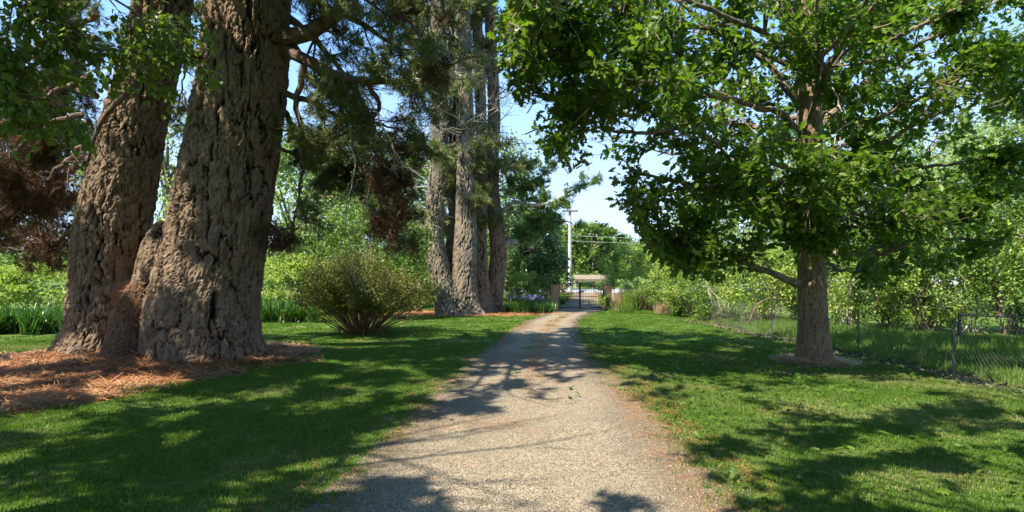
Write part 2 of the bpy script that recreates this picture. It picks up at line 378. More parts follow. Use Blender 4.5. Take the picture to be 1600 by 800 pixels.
# road beyond the gate
mb = MB(); xr = np.linspace(-9, 60, 40); n = len(xr)
for q, (y0, dz) in enumerate([(47, .010), (55, .010)]): pass
V = np.vstack([np.stack([xr, 47 + 0 * xr, gz(xr, 47 + 0 * xr) * 0 + gz(8, 51) + .0], 1), np.stack([xr, 56 + 0 * xr, gz(8, 51) + .05 + 0 * xr], 1),
               np.stack([xr, 46.4 + 0 * xr, gz(xr, 46.4 + 0 * xr) - .2], 1), np.stack([xr, 56.6 + 0 * xr, gz(xr, 56.6 + 0 * xr) - .2], 1)])
V[:2 * n, 2] = np.maximum(gz(V[:2 * n, 0], V[:2 * n, 1]) + .02, gz(8, 51) + .02)
q = np.arange(n - 1)
mb.add(V, np.vstack([np.stack([q, q + 1, q + 1 + n, q + n], 1), np.stack([q + 2 * n, q + 1 + 2 * n, q + 1, q], 1), np.stack([q + n, q + 1 + n, q + 1 + 3 * n, q + 3 * n], 1)]))
mb.obj('road', M['asphalt'], kind='structure')

# ------------------------------------------------------------------ leaves
def T_simple():     # folded diamond
    V = np.array([(0, 0, 0), (.28, .45, .06), (0, 1, 0), (-.28, .45, .06)]); return V, np.array([(0, 1, 2), (0, 2, 3)])
def T_ovate():
    V = np.array([(0, 0, 0), (.30, .22, .07), (.33, .5, .08), (0, 1, -.06), (-.33, .5, .08), (-.30, .22, .07)])
    return V, np.array([(0, 1, 2, 3), (0, 3, 4, 5)])
def T_oak():
    V = [(0, .0, 0), (0, .32, 0), (0, .58, 0), (0, .84, 0), (0, 1.02, -.03)]; F = []
    for sg in (1, -1):
        b = len(V); V += [(sg * .20, .20, .05), (sg * .11, .33, .03), (sg * .33, .46, .07), (sg * .15, .59, .04), (sg * .29, .76, .05), (sg * .10, .85, .02)]
        T = [(0, b, b + 1), (0, b + 1, 1), (1, b + 1, b + 2), (1, b + 2, b + 3), (1, b + 3, 2), (2, b + 3, b + 4), (2, b + 4, b + 5), (2, b + 5, 3), (3, b + 5, 4)]
        F += T if sg > 0 else [t[::-1] for t in T]
    return np.array(V, float), np.array(F)
def T_blade(w=.05, bend=.35):
    V = np.array([(-w, 0, 0), (w, 0, 0), (w * .8, .5, bend * .25), (-w * .8, .5, bend * .25), (0, 1, bend)]); return V, [np.array([(0, 1, 2, 3)]), np.array([(3, 2, 4)])]
def T_tuft(n=12, spread=.55, w=.018, seed=0, drop=0):
    r = np.random.default_rng(seed); V = []; F = []
    for q in range(n):
        a = q * 2.4 + r.uniform(0, .6); s = spread * (r.uniform(.25, 1)); l = r.uniform(.75, 1.1)
        d = np.array([math.cos(a) * s, 1, math.sin(a) * s]); d = d / np.linalg.norm(d) * l
        sd = norm(np.cross(d, [r.normal(), r.normal(), r.normal()])) * w
        b0 = np.array([0, r.uniform(-.35, .25), 0]); b = len(V); V += [b0 - sd, b0 + sd, b0 + d - np.array([0, 0, drop * s])]; F.append((b, b + 1, b + 2))
    return np.array(V), np.array(F)
OAK, OVATE, SIMPLE = T_oak(), T_ovate(), T_simple()

def place(mb, T, pos, fwd, nrm, scale, mi=0, sq=None):
    """stamp template T at every pos"""
    V, F = T; Fs = F if isinstance(F, list) else [F]
    fwd = norm(fwd); side = norm(np.cross(fwd, nrm)); up = np.cross(side, fwd)
    sc = np.asarray(scale)[:, None, None]
    W_ = V[None, :, 0:1] * side[:, None] * (1 if sq is None else sq[:, None, None]) + V[None, :, 1:2] * fwd[:, None] + V[None, :, 2:3] * up[:, None]
    A = (pos[:, None] + sc * W_).reshape(-1, 3); off = (np.arange(len(pos)) * len(V))[:, None, None]
    first = True
    for f in Fs:
        G = (f[None] + off).reshape(-1, f.shape[1])
        if first: mb.add(A, G, mi); base = mb.n - len(A); first = False
        else:
            G = G + base
            if f.shape[1] == 4: mb.f4.append(G); mb.m4.append(np.full(len(G), mi))
            else: mb.f3.append(G); mb.m3.append(np.full(len(G), mi))

def rnd_dirs(n, rng, up=0.0):
    d = rng.normal(size=(n, 3)); d[:, 2] += up; return norm(d)

# ------------------------------------------------------------------ branch growth
def curve(ctrl, n=24):
    """smooth line through control points"""
    c = np.asarray(ctrl, float); m = len(c)
    if m == 2: return c[0] + (c[1] - c[0]) * np.linspace(0, 1, n)[:, None]
    t = np.concatenate([[0], np.cumsum(np.linalg.norm(np.diff(c[:, :3], axis=0), axis=1))]); t /= t[-1]
    tan = np.gradient(c, t, axis=0); u = np.linspace(0, 1, n); k = np.clip(np.searchsorted(t, u, 'right') - 1, 0, m - 2)
    h = (t[k + 1] - t[k])[:, None]; s = ((u - t[k]) / h[:, 0])[:, None]
    return ((2 * s ** 3 - 3 * s ** 2 + 1) * c[k] + (s ** 3 - 2 * s ** 2 + s) * h * tan[k] + (-2 * s ** 3 + 3 * s ** 2) * c[k + 1] + (s ** 3 - s ** 2) * h * tan[k + 1])

def wander(start, d, length, n, wig, lift, rng):
    d = np.array(d, float); d /= np.linalg.norm(d); pts = [np.array(start, float)]; st = length / (n - 1)
    for q in range(n - 1):
        d = d + rng.normal(size=3) * wig + np.array([0, 0, lift]) ; d /= np.linalg.norm(d); pts.append(pts[-1] + d * st)
    return np.array(pts)

def side_dir(t, ang, rng, flat=0.0):
    r = rng.normal(size=3); r -= r.dot(t) * t
    if flat: r[2] *= (1 - flat)
    r /= max(np.linalg.norm(r), 1e-6); return math.cos(ang) * t + math.sin(ang) * r

def ramify(mb, pts, r0, r1, rng, n2=8, n3=6, l2=.5, l3=.3, lift=0.0, wig=.12, flat=.3, t0=.2, k=(8, 5, 3), ok=None, ang=(.6, 1.2), r3=.006, minr=.006, lmin=.5):
    """a limb with two further orders of branches; returns twigs as (points)"""
    L0 = np.linalg.norm(np.diff(pts, axis=0), axis=1).sum(); n = len(pts)
    rad = r0 + (r1 - r0) * np.linspace(0, 1, n) ** .8
    mb.tube(pts, rad, k[0]); twigs = []
    for q in range(n2 + 1):
        f = 1.0 if q == n2 else rng.uniform(t0, 1); i = min(int(f * (n - 1)), n - 2)
        t = norm(pts[i + 1] - pts[i]); d = t if q == n2 else side_dir(t, rng.uniform(*ang), rng, flat)
        ln = max(lmin, L0 * l2 * rng.uniform(.6, 1.2) * (1.05 - .5 * f))
        b = wander(pts[i] if q < n2 else pts[-1], d, ln, 8, wig, lift, rng)
        if ok is not None and not ok(b[-1:])[0]:
            b = b[:5]
            if not ok(b[-1:])[0]: continue
        ra = max(minr, min(rad[i] * .55, .012 * ln + .01)); mb.tube(b, np.linspace(ra, ra * .3, len(b)), k[1], cap=False)
        for w in range(n3):
            g = rng.uniform(.15, 1); j = min(int(g * (len(b) - 1)), len(b) - 2); t2 = norm(b[j + 1] - b[j])
            c = wander(b[j], side_dir(t2, rng.uniform(.5, 1.2), rng, flat), l3 * rng.uniform(.5, 1.3), 4, wig, lift, rng)
            if ok is not None and not ok(c[-1:])[0]: continue
            (mb.tube(c, np.linspace(r3, r3 * .35, 4), k[2], cap=False) if k[2] and in_view(c[-1:], .08)[0] else None); twigs.append(c)
        twigs.append(b[len(b) // 2:])
    return twigs

def leaves_on(twigs, per, jit, rng, zup=.6, start=.0):
    pos = []; fw = []
    for c in twigs:
        m = rng.poisson(per); u = rng.uniform(start, 1, m) * (len(c) - 1); i = np.minimum(u.astype(int), len(c) - 2); f = (u - i)[:, None]
        p = c[i] * (1 - f) + c[i + 1] * f; t = norm(c[i + 1] - c[i])
        pos.append(p + rng.normal(size=(m, 3)) * jit); fw.append(norm(t * .6 + rng.normal(size=(m, 3)) * .7))
    return np.vstack(pos), np.vstack(fw)

def in_view(p, m=0.05):
    d = np.maximum(p[:, 1], .01); x = p[:, 0] / d; z = (p[:, 2] - 1.6) / d
    return (p[:, 1] > .3) & (np.abs(x) < .93 + m) & (z < .512 + m) & (z > -.419 - m)

def land(p):
    k = p[:, 2] / sun_dir.z; return p[:, 0] - sun_dir.x * k, p[:, 1] - sun_dir.y * k
def open_to_sun(p):  # shapes out-of-view crowns by where their shadows land
    """True where unseen foliage is cut away to place sun patches on the ground (never applied to what the picture shows)"""
    X, Y = land(p); n = vn2(X, Y, .75, 201, 3) - .5
    g = (np.hypot((X - .15) / 1.9, (Y - 5.6) / 2.1) + n * 1.5 < .88)
    g |= (np.hypot((X + 5.2) / 4.0, (Y - 16.8) / 4.2) + n * 1.6 < .95)
    g |= (vn2(X, Y, .9, 207, 4) > .64) | (vn2(X, Y, 2.0, 208, 2) > .62)
    g |= (np.abs(Y - 5.4 - .30 * (X - 4.0)) < .16 + .6 * n) & (X > 1.3)
    g |= (np.abs(Y - 9.0 + .9 * (X - 2.0)) < .30 + n) & (X > 1.0) & (X < 4)
    g |= (vn2(X * .8, Y, 1.25, 215, 4) > .535) & (Y > 9.2)
    g |= (np.hypot((X + 7.6) / 1.4, (Y - 7.6) / .8) + n < .9)
    return g & ~in_view(p, .02)

def leaf_objects(T, name, mat, pos, fwd, nrm, sc, parent, count):
    """the nearest leaves in view as parts of their own; returns the mask of the others"""
    v = in_view(pos, 0); dd = np.linalg.norm(pos - np.array([0, 0, 1.6]), axis=1) / sc; dd[~v] = 1e9
    idx = np.argsort(dd)[:count]; idx = idx[dd[idx] < 1e8]
    mb = MB(); V, F = T; mb.add(V, F); me = mb.mesh('leaf', mat)
    f = norm(fwd); s = norm(np.cross(f, nrm)); u = np.cross(s, f); base = Vector(parent.location)
    from mathutils import Matrix
    for i in idx:
        o = bpy.data.objects.new(name, me); o.parent = parent
        Mx = Matrix(((s[i, 0] * sc[i], f[i, 0] * sc[i], u[i, 0] * sc[i], pos[i, 0] - base.x), (s[i, 1] * sc[i], f[i, 1] * sc[i], u[i, 1] * sc[i], pos[i, 1] - base.y),
                     (s[i, 2] * sc[i], f[i, 2] * sc[i], u[i, 2] * sc[i], pos[i, 2] - base.z), (0, 0, 0, 1)))
        o.matrix_local = Mx; COL.objects.link(o)
    rest = np.ones(len(pos), bool); rest[idx] = False
    return rest

# ------------------------------------------------------------------ trunks with real bark relief
def trunk(path, nu, nv, amp, ca, cb, seed, name, mat, parent, ribs=.12, ribh=.6, lumps=.05, twist=.0, sharp=.12, zs=1.0, hollow=None):
    path = np.asarray(path, float); c = curve(path, nv); r = c[:, 3]; pts = c[:, :3]
    t = norm(np.gradient(pts, axis=0)); ref = np.array([1., 0, 0]); u = norm(ref - (t @ ref)[:, None] * t); w = np.cross(t, u)
    a = np.arange(nu) / nu * 2 * pi; A, K = np.meshgrid(a, np.arange(nv)); h = pts[:, 2] - pts[0, 2]
    H = h[K]; ph = seed * 1.7
    rib = ribs * np.exp(-H / ribh) * (np.sin(5 * A + ph) * .5 + np.sin(3 * A + ph * 2) * .35 + np.sin(9 * A + ph) * .25)
    dirs = np.cos(A)[..., None] * u[K] + np.sin(A)[..., None] * w[K]
    base = pts[K] + dirs * r[K][..., None]
    Q0 = base.reshape(-1, 3)
    lump = (fbm(Q0 * np.array([1.3, 1.3, .7]), seed + 50) - .5) * 2 * lumps
    R = r[K].ravel() * (1 + rib.ravel() + lump)
    wob = np.stack([fbm(Q0 * 3.1, seed + 31, 2), fbm(Q0 * 3.1 + 9, seed + 32, 2), fbm(Q0 * 3.1 + 19, seed + 33, 2)], 1) - .5
    Q = Q0 * np.array([1 / ca, 1 / ca, 1 / cb]) + wob * 1.5
    f1, f2, idd = cell(Q, seed)
    rough = vn(Q0 * np.array([26, 26, 11]), seed + 4) - .5
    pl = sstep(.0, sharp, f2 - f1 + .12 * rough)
    Q2 = Q * np.array([2.6, 2.6, 2.2]) + rough[:, None] * .4; g1, g2, id2 = cell(Q2, seed + 7)
    fine = sstep(.0, .22, g2 - g1)
    sc_ = .13 / ca
    fa = fbm(Q0 * np.array([5.0, 5.0, .75]) * sc_ + wob * .35 + rough[:, None] * .10, seed + 91, 3); fb = fbm(Q0 * np.array([10., 10., 3.2]) * sc_ + wob * .5 + rough[:, None] * .18, seed + 95, 3)
    fis = sstep(.004, .036, np.abs(fa - .5)); fib = sstep(.0, .034, np.abs(fb - .5))
    terr = np.floor(vn(Q0 * np.array([17, 17, 6]) / (ca / .13) + wob * .6 + rough[:, None] * .5, seed + 14) * 5) / 5
    big = fbm(Q0 * np.array([2.2, 2.2, 1.2]), seed + 77, 2)
    D = amp * (.30 * pl + .80 * fis + .34 * fib + .12 * (idd - .5) + .42 * (terr - .5) + .14 * fine + .16 * (id2 - .5) + .30 * rough - 1.35) * (.75 + .5 * big)
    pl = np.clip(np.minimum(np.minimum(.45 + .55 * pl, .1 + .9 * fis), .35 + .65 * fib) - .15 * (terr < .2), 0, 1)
    Pn = pts[K].reshape(-1, 3) + dirs.reshape(-1, 3) * (R + D)[:, None]
    if hollow is not None: Pn = hollow(Pn, dirs.reshape(-1, 3))
    i, j = np.meshgrid(np.arange(nv - 1), np.arange(nu), indexing='ij'); i = i.ravel(); j = j.ravel(); j2 = (j + 1) % nu
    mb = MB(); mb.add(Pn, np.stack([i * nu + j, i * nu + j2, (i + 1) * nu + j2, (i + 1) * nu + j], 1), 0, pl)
    return mb.obj(name, mat, parent, smooth=False, att='plate')

def stem_path(rows, dz_fun):
    return [(*P(px, py, d), rp_ / 860 * d / math.hypot(1, (px - 800) / 860)) for (px, py, rp_, d) in rows]

# ================================================================== THE BIG TWIN PINE
def build_big_pine():
    rng = np.random.default_rng(3)
    t = empty('pine_tree', (PINE[0], PINE[1], 0.1), 'huge twin-stemmed pine with deeply cracked bark standing in orange fallen needles', 'tree')
    D = 10.3
    right = [(330, 606, 125, D), (327, 585, 106, D), (320, 548, 97, D), (318, 500, 92, D), (326, 450, 87, D), (336, 400, 82, D), (352, 300, 77, D), (368, 200, 73, D), (381, 100, 70, D), (389, 0, 67, D), (396, -120, 60, D), (402, -300, 46, D), (405, -520, 24, D)]
    D2 = 11.0
    left = [(160, 598, 118, D2), (163, 560, 92, D2), (168, 520, 75, D2), (169, 460, 66, D2), (173, 400, 62, D2), (188, 300, 57, D2), (210, 200, 52, D2), (234, 100, 47, D2), (256, 0, 45, D2), (275, -150, 40, D2), (292, -330, 28, D2), (300, -480, 14, D2)]
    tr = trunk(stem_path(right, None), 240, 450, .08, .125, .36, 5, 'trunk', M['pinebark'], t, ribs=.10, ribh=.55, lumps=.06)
    tr['label'] = 'thick right-hand stem leaning to the right'
    def hol(Pn, dr):       # the dark cleft facing the other stem
        c = P(196, 430, 10.45); dd = (Pn - c) / np.array([.16, .5, .36]); q = np.exp(-(dd ** 2).sum(1))
        return Pn - dr * (.30 * q)[:, None]
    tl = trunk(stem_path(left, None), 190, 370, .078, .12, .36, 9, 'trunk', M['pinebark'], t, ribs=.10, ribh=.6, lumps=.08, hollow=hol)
    tl['label'] = 'left-hand stem in deep shade'
    # the web of old wood that joins the stems
    web = [(*P(236, 610, 10.6), .62), (*P(233, 560, 10.6), .46), (*P(236, 500, 10.65), .42), (*P(244, 440, 10.7), .38), (*P(250, 395, 10.7), .33), (*P(252, 366, 10.75), .24), (*P(254, 345, 10.8), .07)]
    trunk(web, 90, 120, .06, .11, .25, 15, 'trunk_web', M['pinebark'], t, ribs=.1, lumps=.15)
    lb = MB(); tw = []; tw_dead = []
    def limb(ctrl, r0, r1, n=22, **k):
        ctrl = [P(*c) for c in ctrl]; p = curve(ctrl, n); p[1:-1] += rng.normal(size=(n - 2, 3)) * .018
        return ramify(lb, p, r0, r1, rng, **k)
    K = dict(n2=9, n3=6, l2=.34, l3=.38, lift=-.02, wig=.14, flat=.0, k=(10, 5, 3), r3=.006)
    # right stem, limbs that show in the photograph
    tw += limb([(440, 62, 10.2), (485, 48, 10), (520, 25, 9.9), (545, -15, 9.7), (560, -60, 9.6), (640, -110, 9.3)], .17, .07, **K)
    tw += limb([(445, 80, 10.2), (478, 92, 10.1), (515, 112, 9.9), (560, 128, 9.8), (612, 126, 9.6), (660, 124, 9.3), (708, 100, 9.0)], .13, .02, **{**K, 'l2': .3, 'lift': -.03, 'n2': 14})
    tw += limb([(575, 130, 9.8), (592, 160, 9.8), (582, 195, 9.8), (590, 250, 9.8), (620, 300, 9.8)], .05, .012, **{**K, 'lift': -.05})
    tw += limb([(445, 145, 10.3), (485, 160, 10.4), (530, 182, 10.5), (580, 190, 10.6), (640, 210, 10.7)], .065, .012, **{**K, 'lift': -.05, 'n2': 12})
    tw += limb([(478, 92, 10.1), (462, 160, 10.2), (475, 230, 10.3), (468, 300, 10.3), (452, 370, 10.3)], .07, .01, **{**K, 'lift': -.06, 'n2': 9, 'l2': .25})
    tw += limb([(520, 112, 9.9), (535, 180, 10.3), (560, 250, 10.6), (600, 320, 10.6), (640, 360, 10.6)], .045, .01, **{**K, 'lift': -.06, 'n2': 11})
    tw += limb([(450, -20, 10.3), (530, 20, 11), (600, 60, 11.6), (660, 120, 12), (690, 170, 12.2)], .09, .012, **{**K, 'lift': -.04, 'n2': 12})
    tw += limb([(415, 215, 10.6), (470, 250, 11.2), (520, 275, 11.8), (570, 310, 12.2)], .05, .01, **{**K, 'lift': -.05})
    for ctrl in ([(150, 20, 11.3), (90, 60, 12), (20, 110, 12.6), (-60, 150, 13)], [(140, 120, 11.4), (80, 150, 12.4), (20, 170, 13), (-50, 200, 13.4)],
                 [(140, 190, 11.6), (100, 210, 12.6), (60, 250, 13.4), (10, 260, 14)], [(230, -20, 11.6), (170, -30, 12.4), (120, 30, 13), (90, 100, 13.4)],
                 [(290, -40, 11.4), (295, 30, 12.2), (290, 100, 12.8), (278, 170, 13)]):
        tw += limb(ctrl, .06, .012, **{**K, 'lift': -.04, 'n2': 11})
    for ctrl in ([(445, 0, 10.5), (500, -20, 11.5), (570, 0, 12.5), (640, 50, 13)], [(450, 60, 10.6), (510, 130, 11.8), (560, 190, 12.6), (640, 230, 13.2)],
                 [(440, 170, 10.7), (480, 230, 11.4), (530, 260, 12), (600, 270, 12.6)], [(560, -60, 11), (620, 10, 12), (660, 60, 13), (690, 100, 13.5)]):
        tw += limb(ctrl, .06, .012, **{**K, 'lift': -.04, 'n2': 12})
    tw += limb([(440, 20, 10.4), (500, 70, 12), (560, 150, 13.5), (610, 240, 14.5), (640, 290, 15)], .09, .012, **{**K, 'lift': -.05, 'n2': 12})
    # high limbs above the frame, they shade the drive and the lawn
    for q in range(15):
        zz = rng.uniform(8.6, 15.5); a = rng.uniform(0, 2 * pi); st = np.array([-5.0, 10.3, zz]); ln = rng.uniform(2.2, 4.6) * (1.2 - (zz - 8) / 14)
        p = wander(st, (math.cos(a), math.sin(a), .15), ln, 14, .10, -.01, rng)
        tw += ramify(lb, p, .10, .03, rng, **{**K, 'n2': 7, 'n3': 4})
    for q in range(12):
        zz = rng.uniform(6.5, 13); a = rng.uniform(.4 * pi, 1.6 * pi); st = np.array([-7.0, 11.0, zz])
        p = wander(st, (math.cos(a), math.sin(a), .1), rng.uniform(2.2, 4.4), 14, .10, -.02, rng)
        tw += ramify(lb, p, .09, .02, rng, **{**K, 'n2': 7, 'n3': 4})
    for q in range(34):
        zz = rng.uniform(7.4, 13); a = rng.uniform(-.50 * pi, .22 * pi); ln = rng.uniform(3.5, 7.0) * (1.1 - (zz - 7) / 18)
        p = wander((-5.0, 10.3, zz), (math.cos(a), math.sin(a), .10), ln, 16, .08, .0, rng); p[:, 2] = np.maximum(p[:, 2], 1.9 + .54 * p[:, 1])
        tw += ramify(lb, p, .10, .03, rng, **{**K, 'n2': 11, 'n3': 5, 'l2': .35, 'lift': .0})
    for q in range(30):
        zz = rng.uniform(7.6, 16); a = rng.uniform(-.72 * pi, -.30 * pi); st = np.array([[-5.0, 10.3, zz], [-6.9, 10.8, min(zz, 13)]][q % 2])
        p = wander(st, (math.cos(a), math.sin(a), .12), rng.uniform(2.6, 5.2) * (1.2 - (zz - 7) / 16), 14, .10, -.005, rng)
        tw += ramify(lb, p, .10, .03, rng, **{**K, 'n2': 9, 'n3': 5, 'l2': .4})
    # left side: a bare limb crossing in front of the left stem, and dead hanging branches
    KD = dict(n2=11, n3=7, l2=.35, l3=.4, lift=-.04, wig=.18, flat=0., k=(10, 5, 3))
    p = curve([P(312, 85, 9.75), P(275, 84, 9.5), P(235, 108, 9.35), P(205, 140, 9.3), P(165, 180, 9.3), P(148, 215, 9.4), P(135, 260, 9.5)], 26)
    ramify(lb, p, .085, .02, rng, **{**KD, 'n2': 5, 'n3': 3, 'l3': .5})
    for ctrl in ([(130, 180, 11.2), (90, 190, 11), (50, 215, 10.8), (0, 260, 10.5), (-40, 300, 10)],
                 [(130, 230, 11.2), (95, 260, 11), (55, 305, 10.8), (20, 340, 10.6)],
                 [(140, 130, 11.2), (90, 140, 11.6), (40, 180, 12), (-20, 240, 12)],
                 [(128, 300, 11.3), (90, 320, 11.3), (40, 330, 11.2), (-10, 345, 11)],
                 [(120, 260, 11.5), (80, 300, 12), (60, 350, 12), (75, 390, 12)],
                 [(150, 60, 11.2), (80, 60, 11.8), (10, 120, 12.5), (-60, 180, 13)],
                 [(130, 340, 11.6), (95, 375, 11.8), (50, 390, 12), (-10, 385, 12)],
                 [(150, 150, 11.6), (110, 140, 12.5), (60, 170, 13.5), (0, 160, 14)], [(150, 90, 11.6), (120, 100, 12.5), (90, 190, 13), (60, 230, 13)],
                 [(140, 250, 11.8), (110, 230, 12.6), (95, 260, 13), (40, 260, 13)],
                 [(125, 200, 11.8), (70, 250, 13), (20, 300, 13.5), (-50, 350, 13.5)]):
        p = curve([P(*c) for c in ctrl], 20); p[1:-1] += rng.normal(size=(18, 3)) * .02
        tw_dead += ramify(lb, p, .07, .012, rng, **KD)
    lb.obj('limbs', M['pinelimb'], t)
    db = MB()
    for ctrl in ([(600, 126, 9.7), (640, 140, 9.6), (680, 165, 9.5), (720, 190, 9.4), (750, 215, 9.4)], [(650, 124, 9.3), (690, 122, 9.2), (730, 124, 9.1), (770, 130, 9.0)],
                 [(560, 128, 9.8), (600, 200, 9.7), (625, 250, 9.7), (680, 290, 9.6)], [(530, 182, 10.5), (555, 250, 10.5), (540, 330, 10.5), (548, 400, 10.5)],
                 [(615, 60, 11), (650, 75, 11), (690, 80, 11), (720, 105, 11)], [(560, 190, 10.6), (580, 260, 10.6), (575, 330, 10.6), (600, 370, 10.6)]):
        p = curve([P(*c) for c in ctrl], 18); p[1:-1] += rng.normal(size=(16, 3)) * .02
        ramify(db, p, .022, .006, rng, n2=9, n3=6, l2=.4, l3=.28, lift=-.02, wig=.22, flat=0., k=(6, 4, 3), r3=.004, minr=.005, lmin=.3)
    db.obj('dead_branches', M['deadwood'], t)
    # living needles
    pos, fw = leaves_on(tw, 10, .06, rng, start=.1)
    ok = (pos[:, 2] > 2.2 + .0 * pos[:, 0]); pos, fw = pos[ok], fw[ok]
    px = 800 + pos[:, 0] / pos[:, 1] * 860
    ok = ((px < 700) | (pos[:, 2] > 7.5)) & ~open_to_sun(pos); pos, fw = pos[ok], fw[ok]
    dead = vn(pos * .9, 71) > .74
    TU = [T_tuft(8, .65, .033, s, .15) for s in range(3)]
    for nm, sel, mat in (('needles', ~dead, 'needle'), ('dead_needles', dead, 'needle_dead')):
        mb = MB(); ps, fs = pos[sel], fw[sel]; n = len(ps); k = rng.integers(0, 3, n)
        far_ = ~in_view(ps, .1); ff = rng.uniform(size=n) < .20
        s = far_ & ff; place(mb, T_tuft(4, .9, .15, 3, .15), ps[s], fs[s], rnd_dirs(s.sum(), rng), rng.uniform(.32, .48, s.sum()))
        for q in range(3):
            s = (k == q) & ~far_; place(mb, TU[q], ps[s], fs[s], rnd_dirs(s.sum(), rng), rng.uniform(.14, .24, s.sum()))
        mb.obj(nm, M[mat], t, kind='stuff')
    pos, fw = leaves_on(tw_dead, 5.5, .06, rng)
    ok = (pos[:, 2] > 1.85) ; pos, fw = pos[ok], fw[ok]
    mb = MB(); n = len(pos); place(mb, T_tuft(9, .9, .026, 8, .4), pos, fw, rnd_dirs(n, rng), rng.uniform(.16, .28, n)); o = mb.obj('dead_needles', M['needle_dead'], t, kind='stuff')
    o['label'] = 'brown dead needles hanging left of the left stem'
    # sun-bleached cone-bearing tips: small cones
    cb = MB(); 
    for q in range(40):
        c = tw[rng.integers(0, len(tw))][-1]
        if not in_view(c[None])[0]: continue
        z = np.linspace(0, .09, 6); cb.tube(c + np.stack([0 * z, 0 * z, -z], 1), np.array([.008, .024, .032, .030, .02, .006]), 7)
    if cb.n: cb.obj('cones', M['needle_dead'], t, kind='stuff')
    print('pine tufts', len(pos))
build_big_pine()

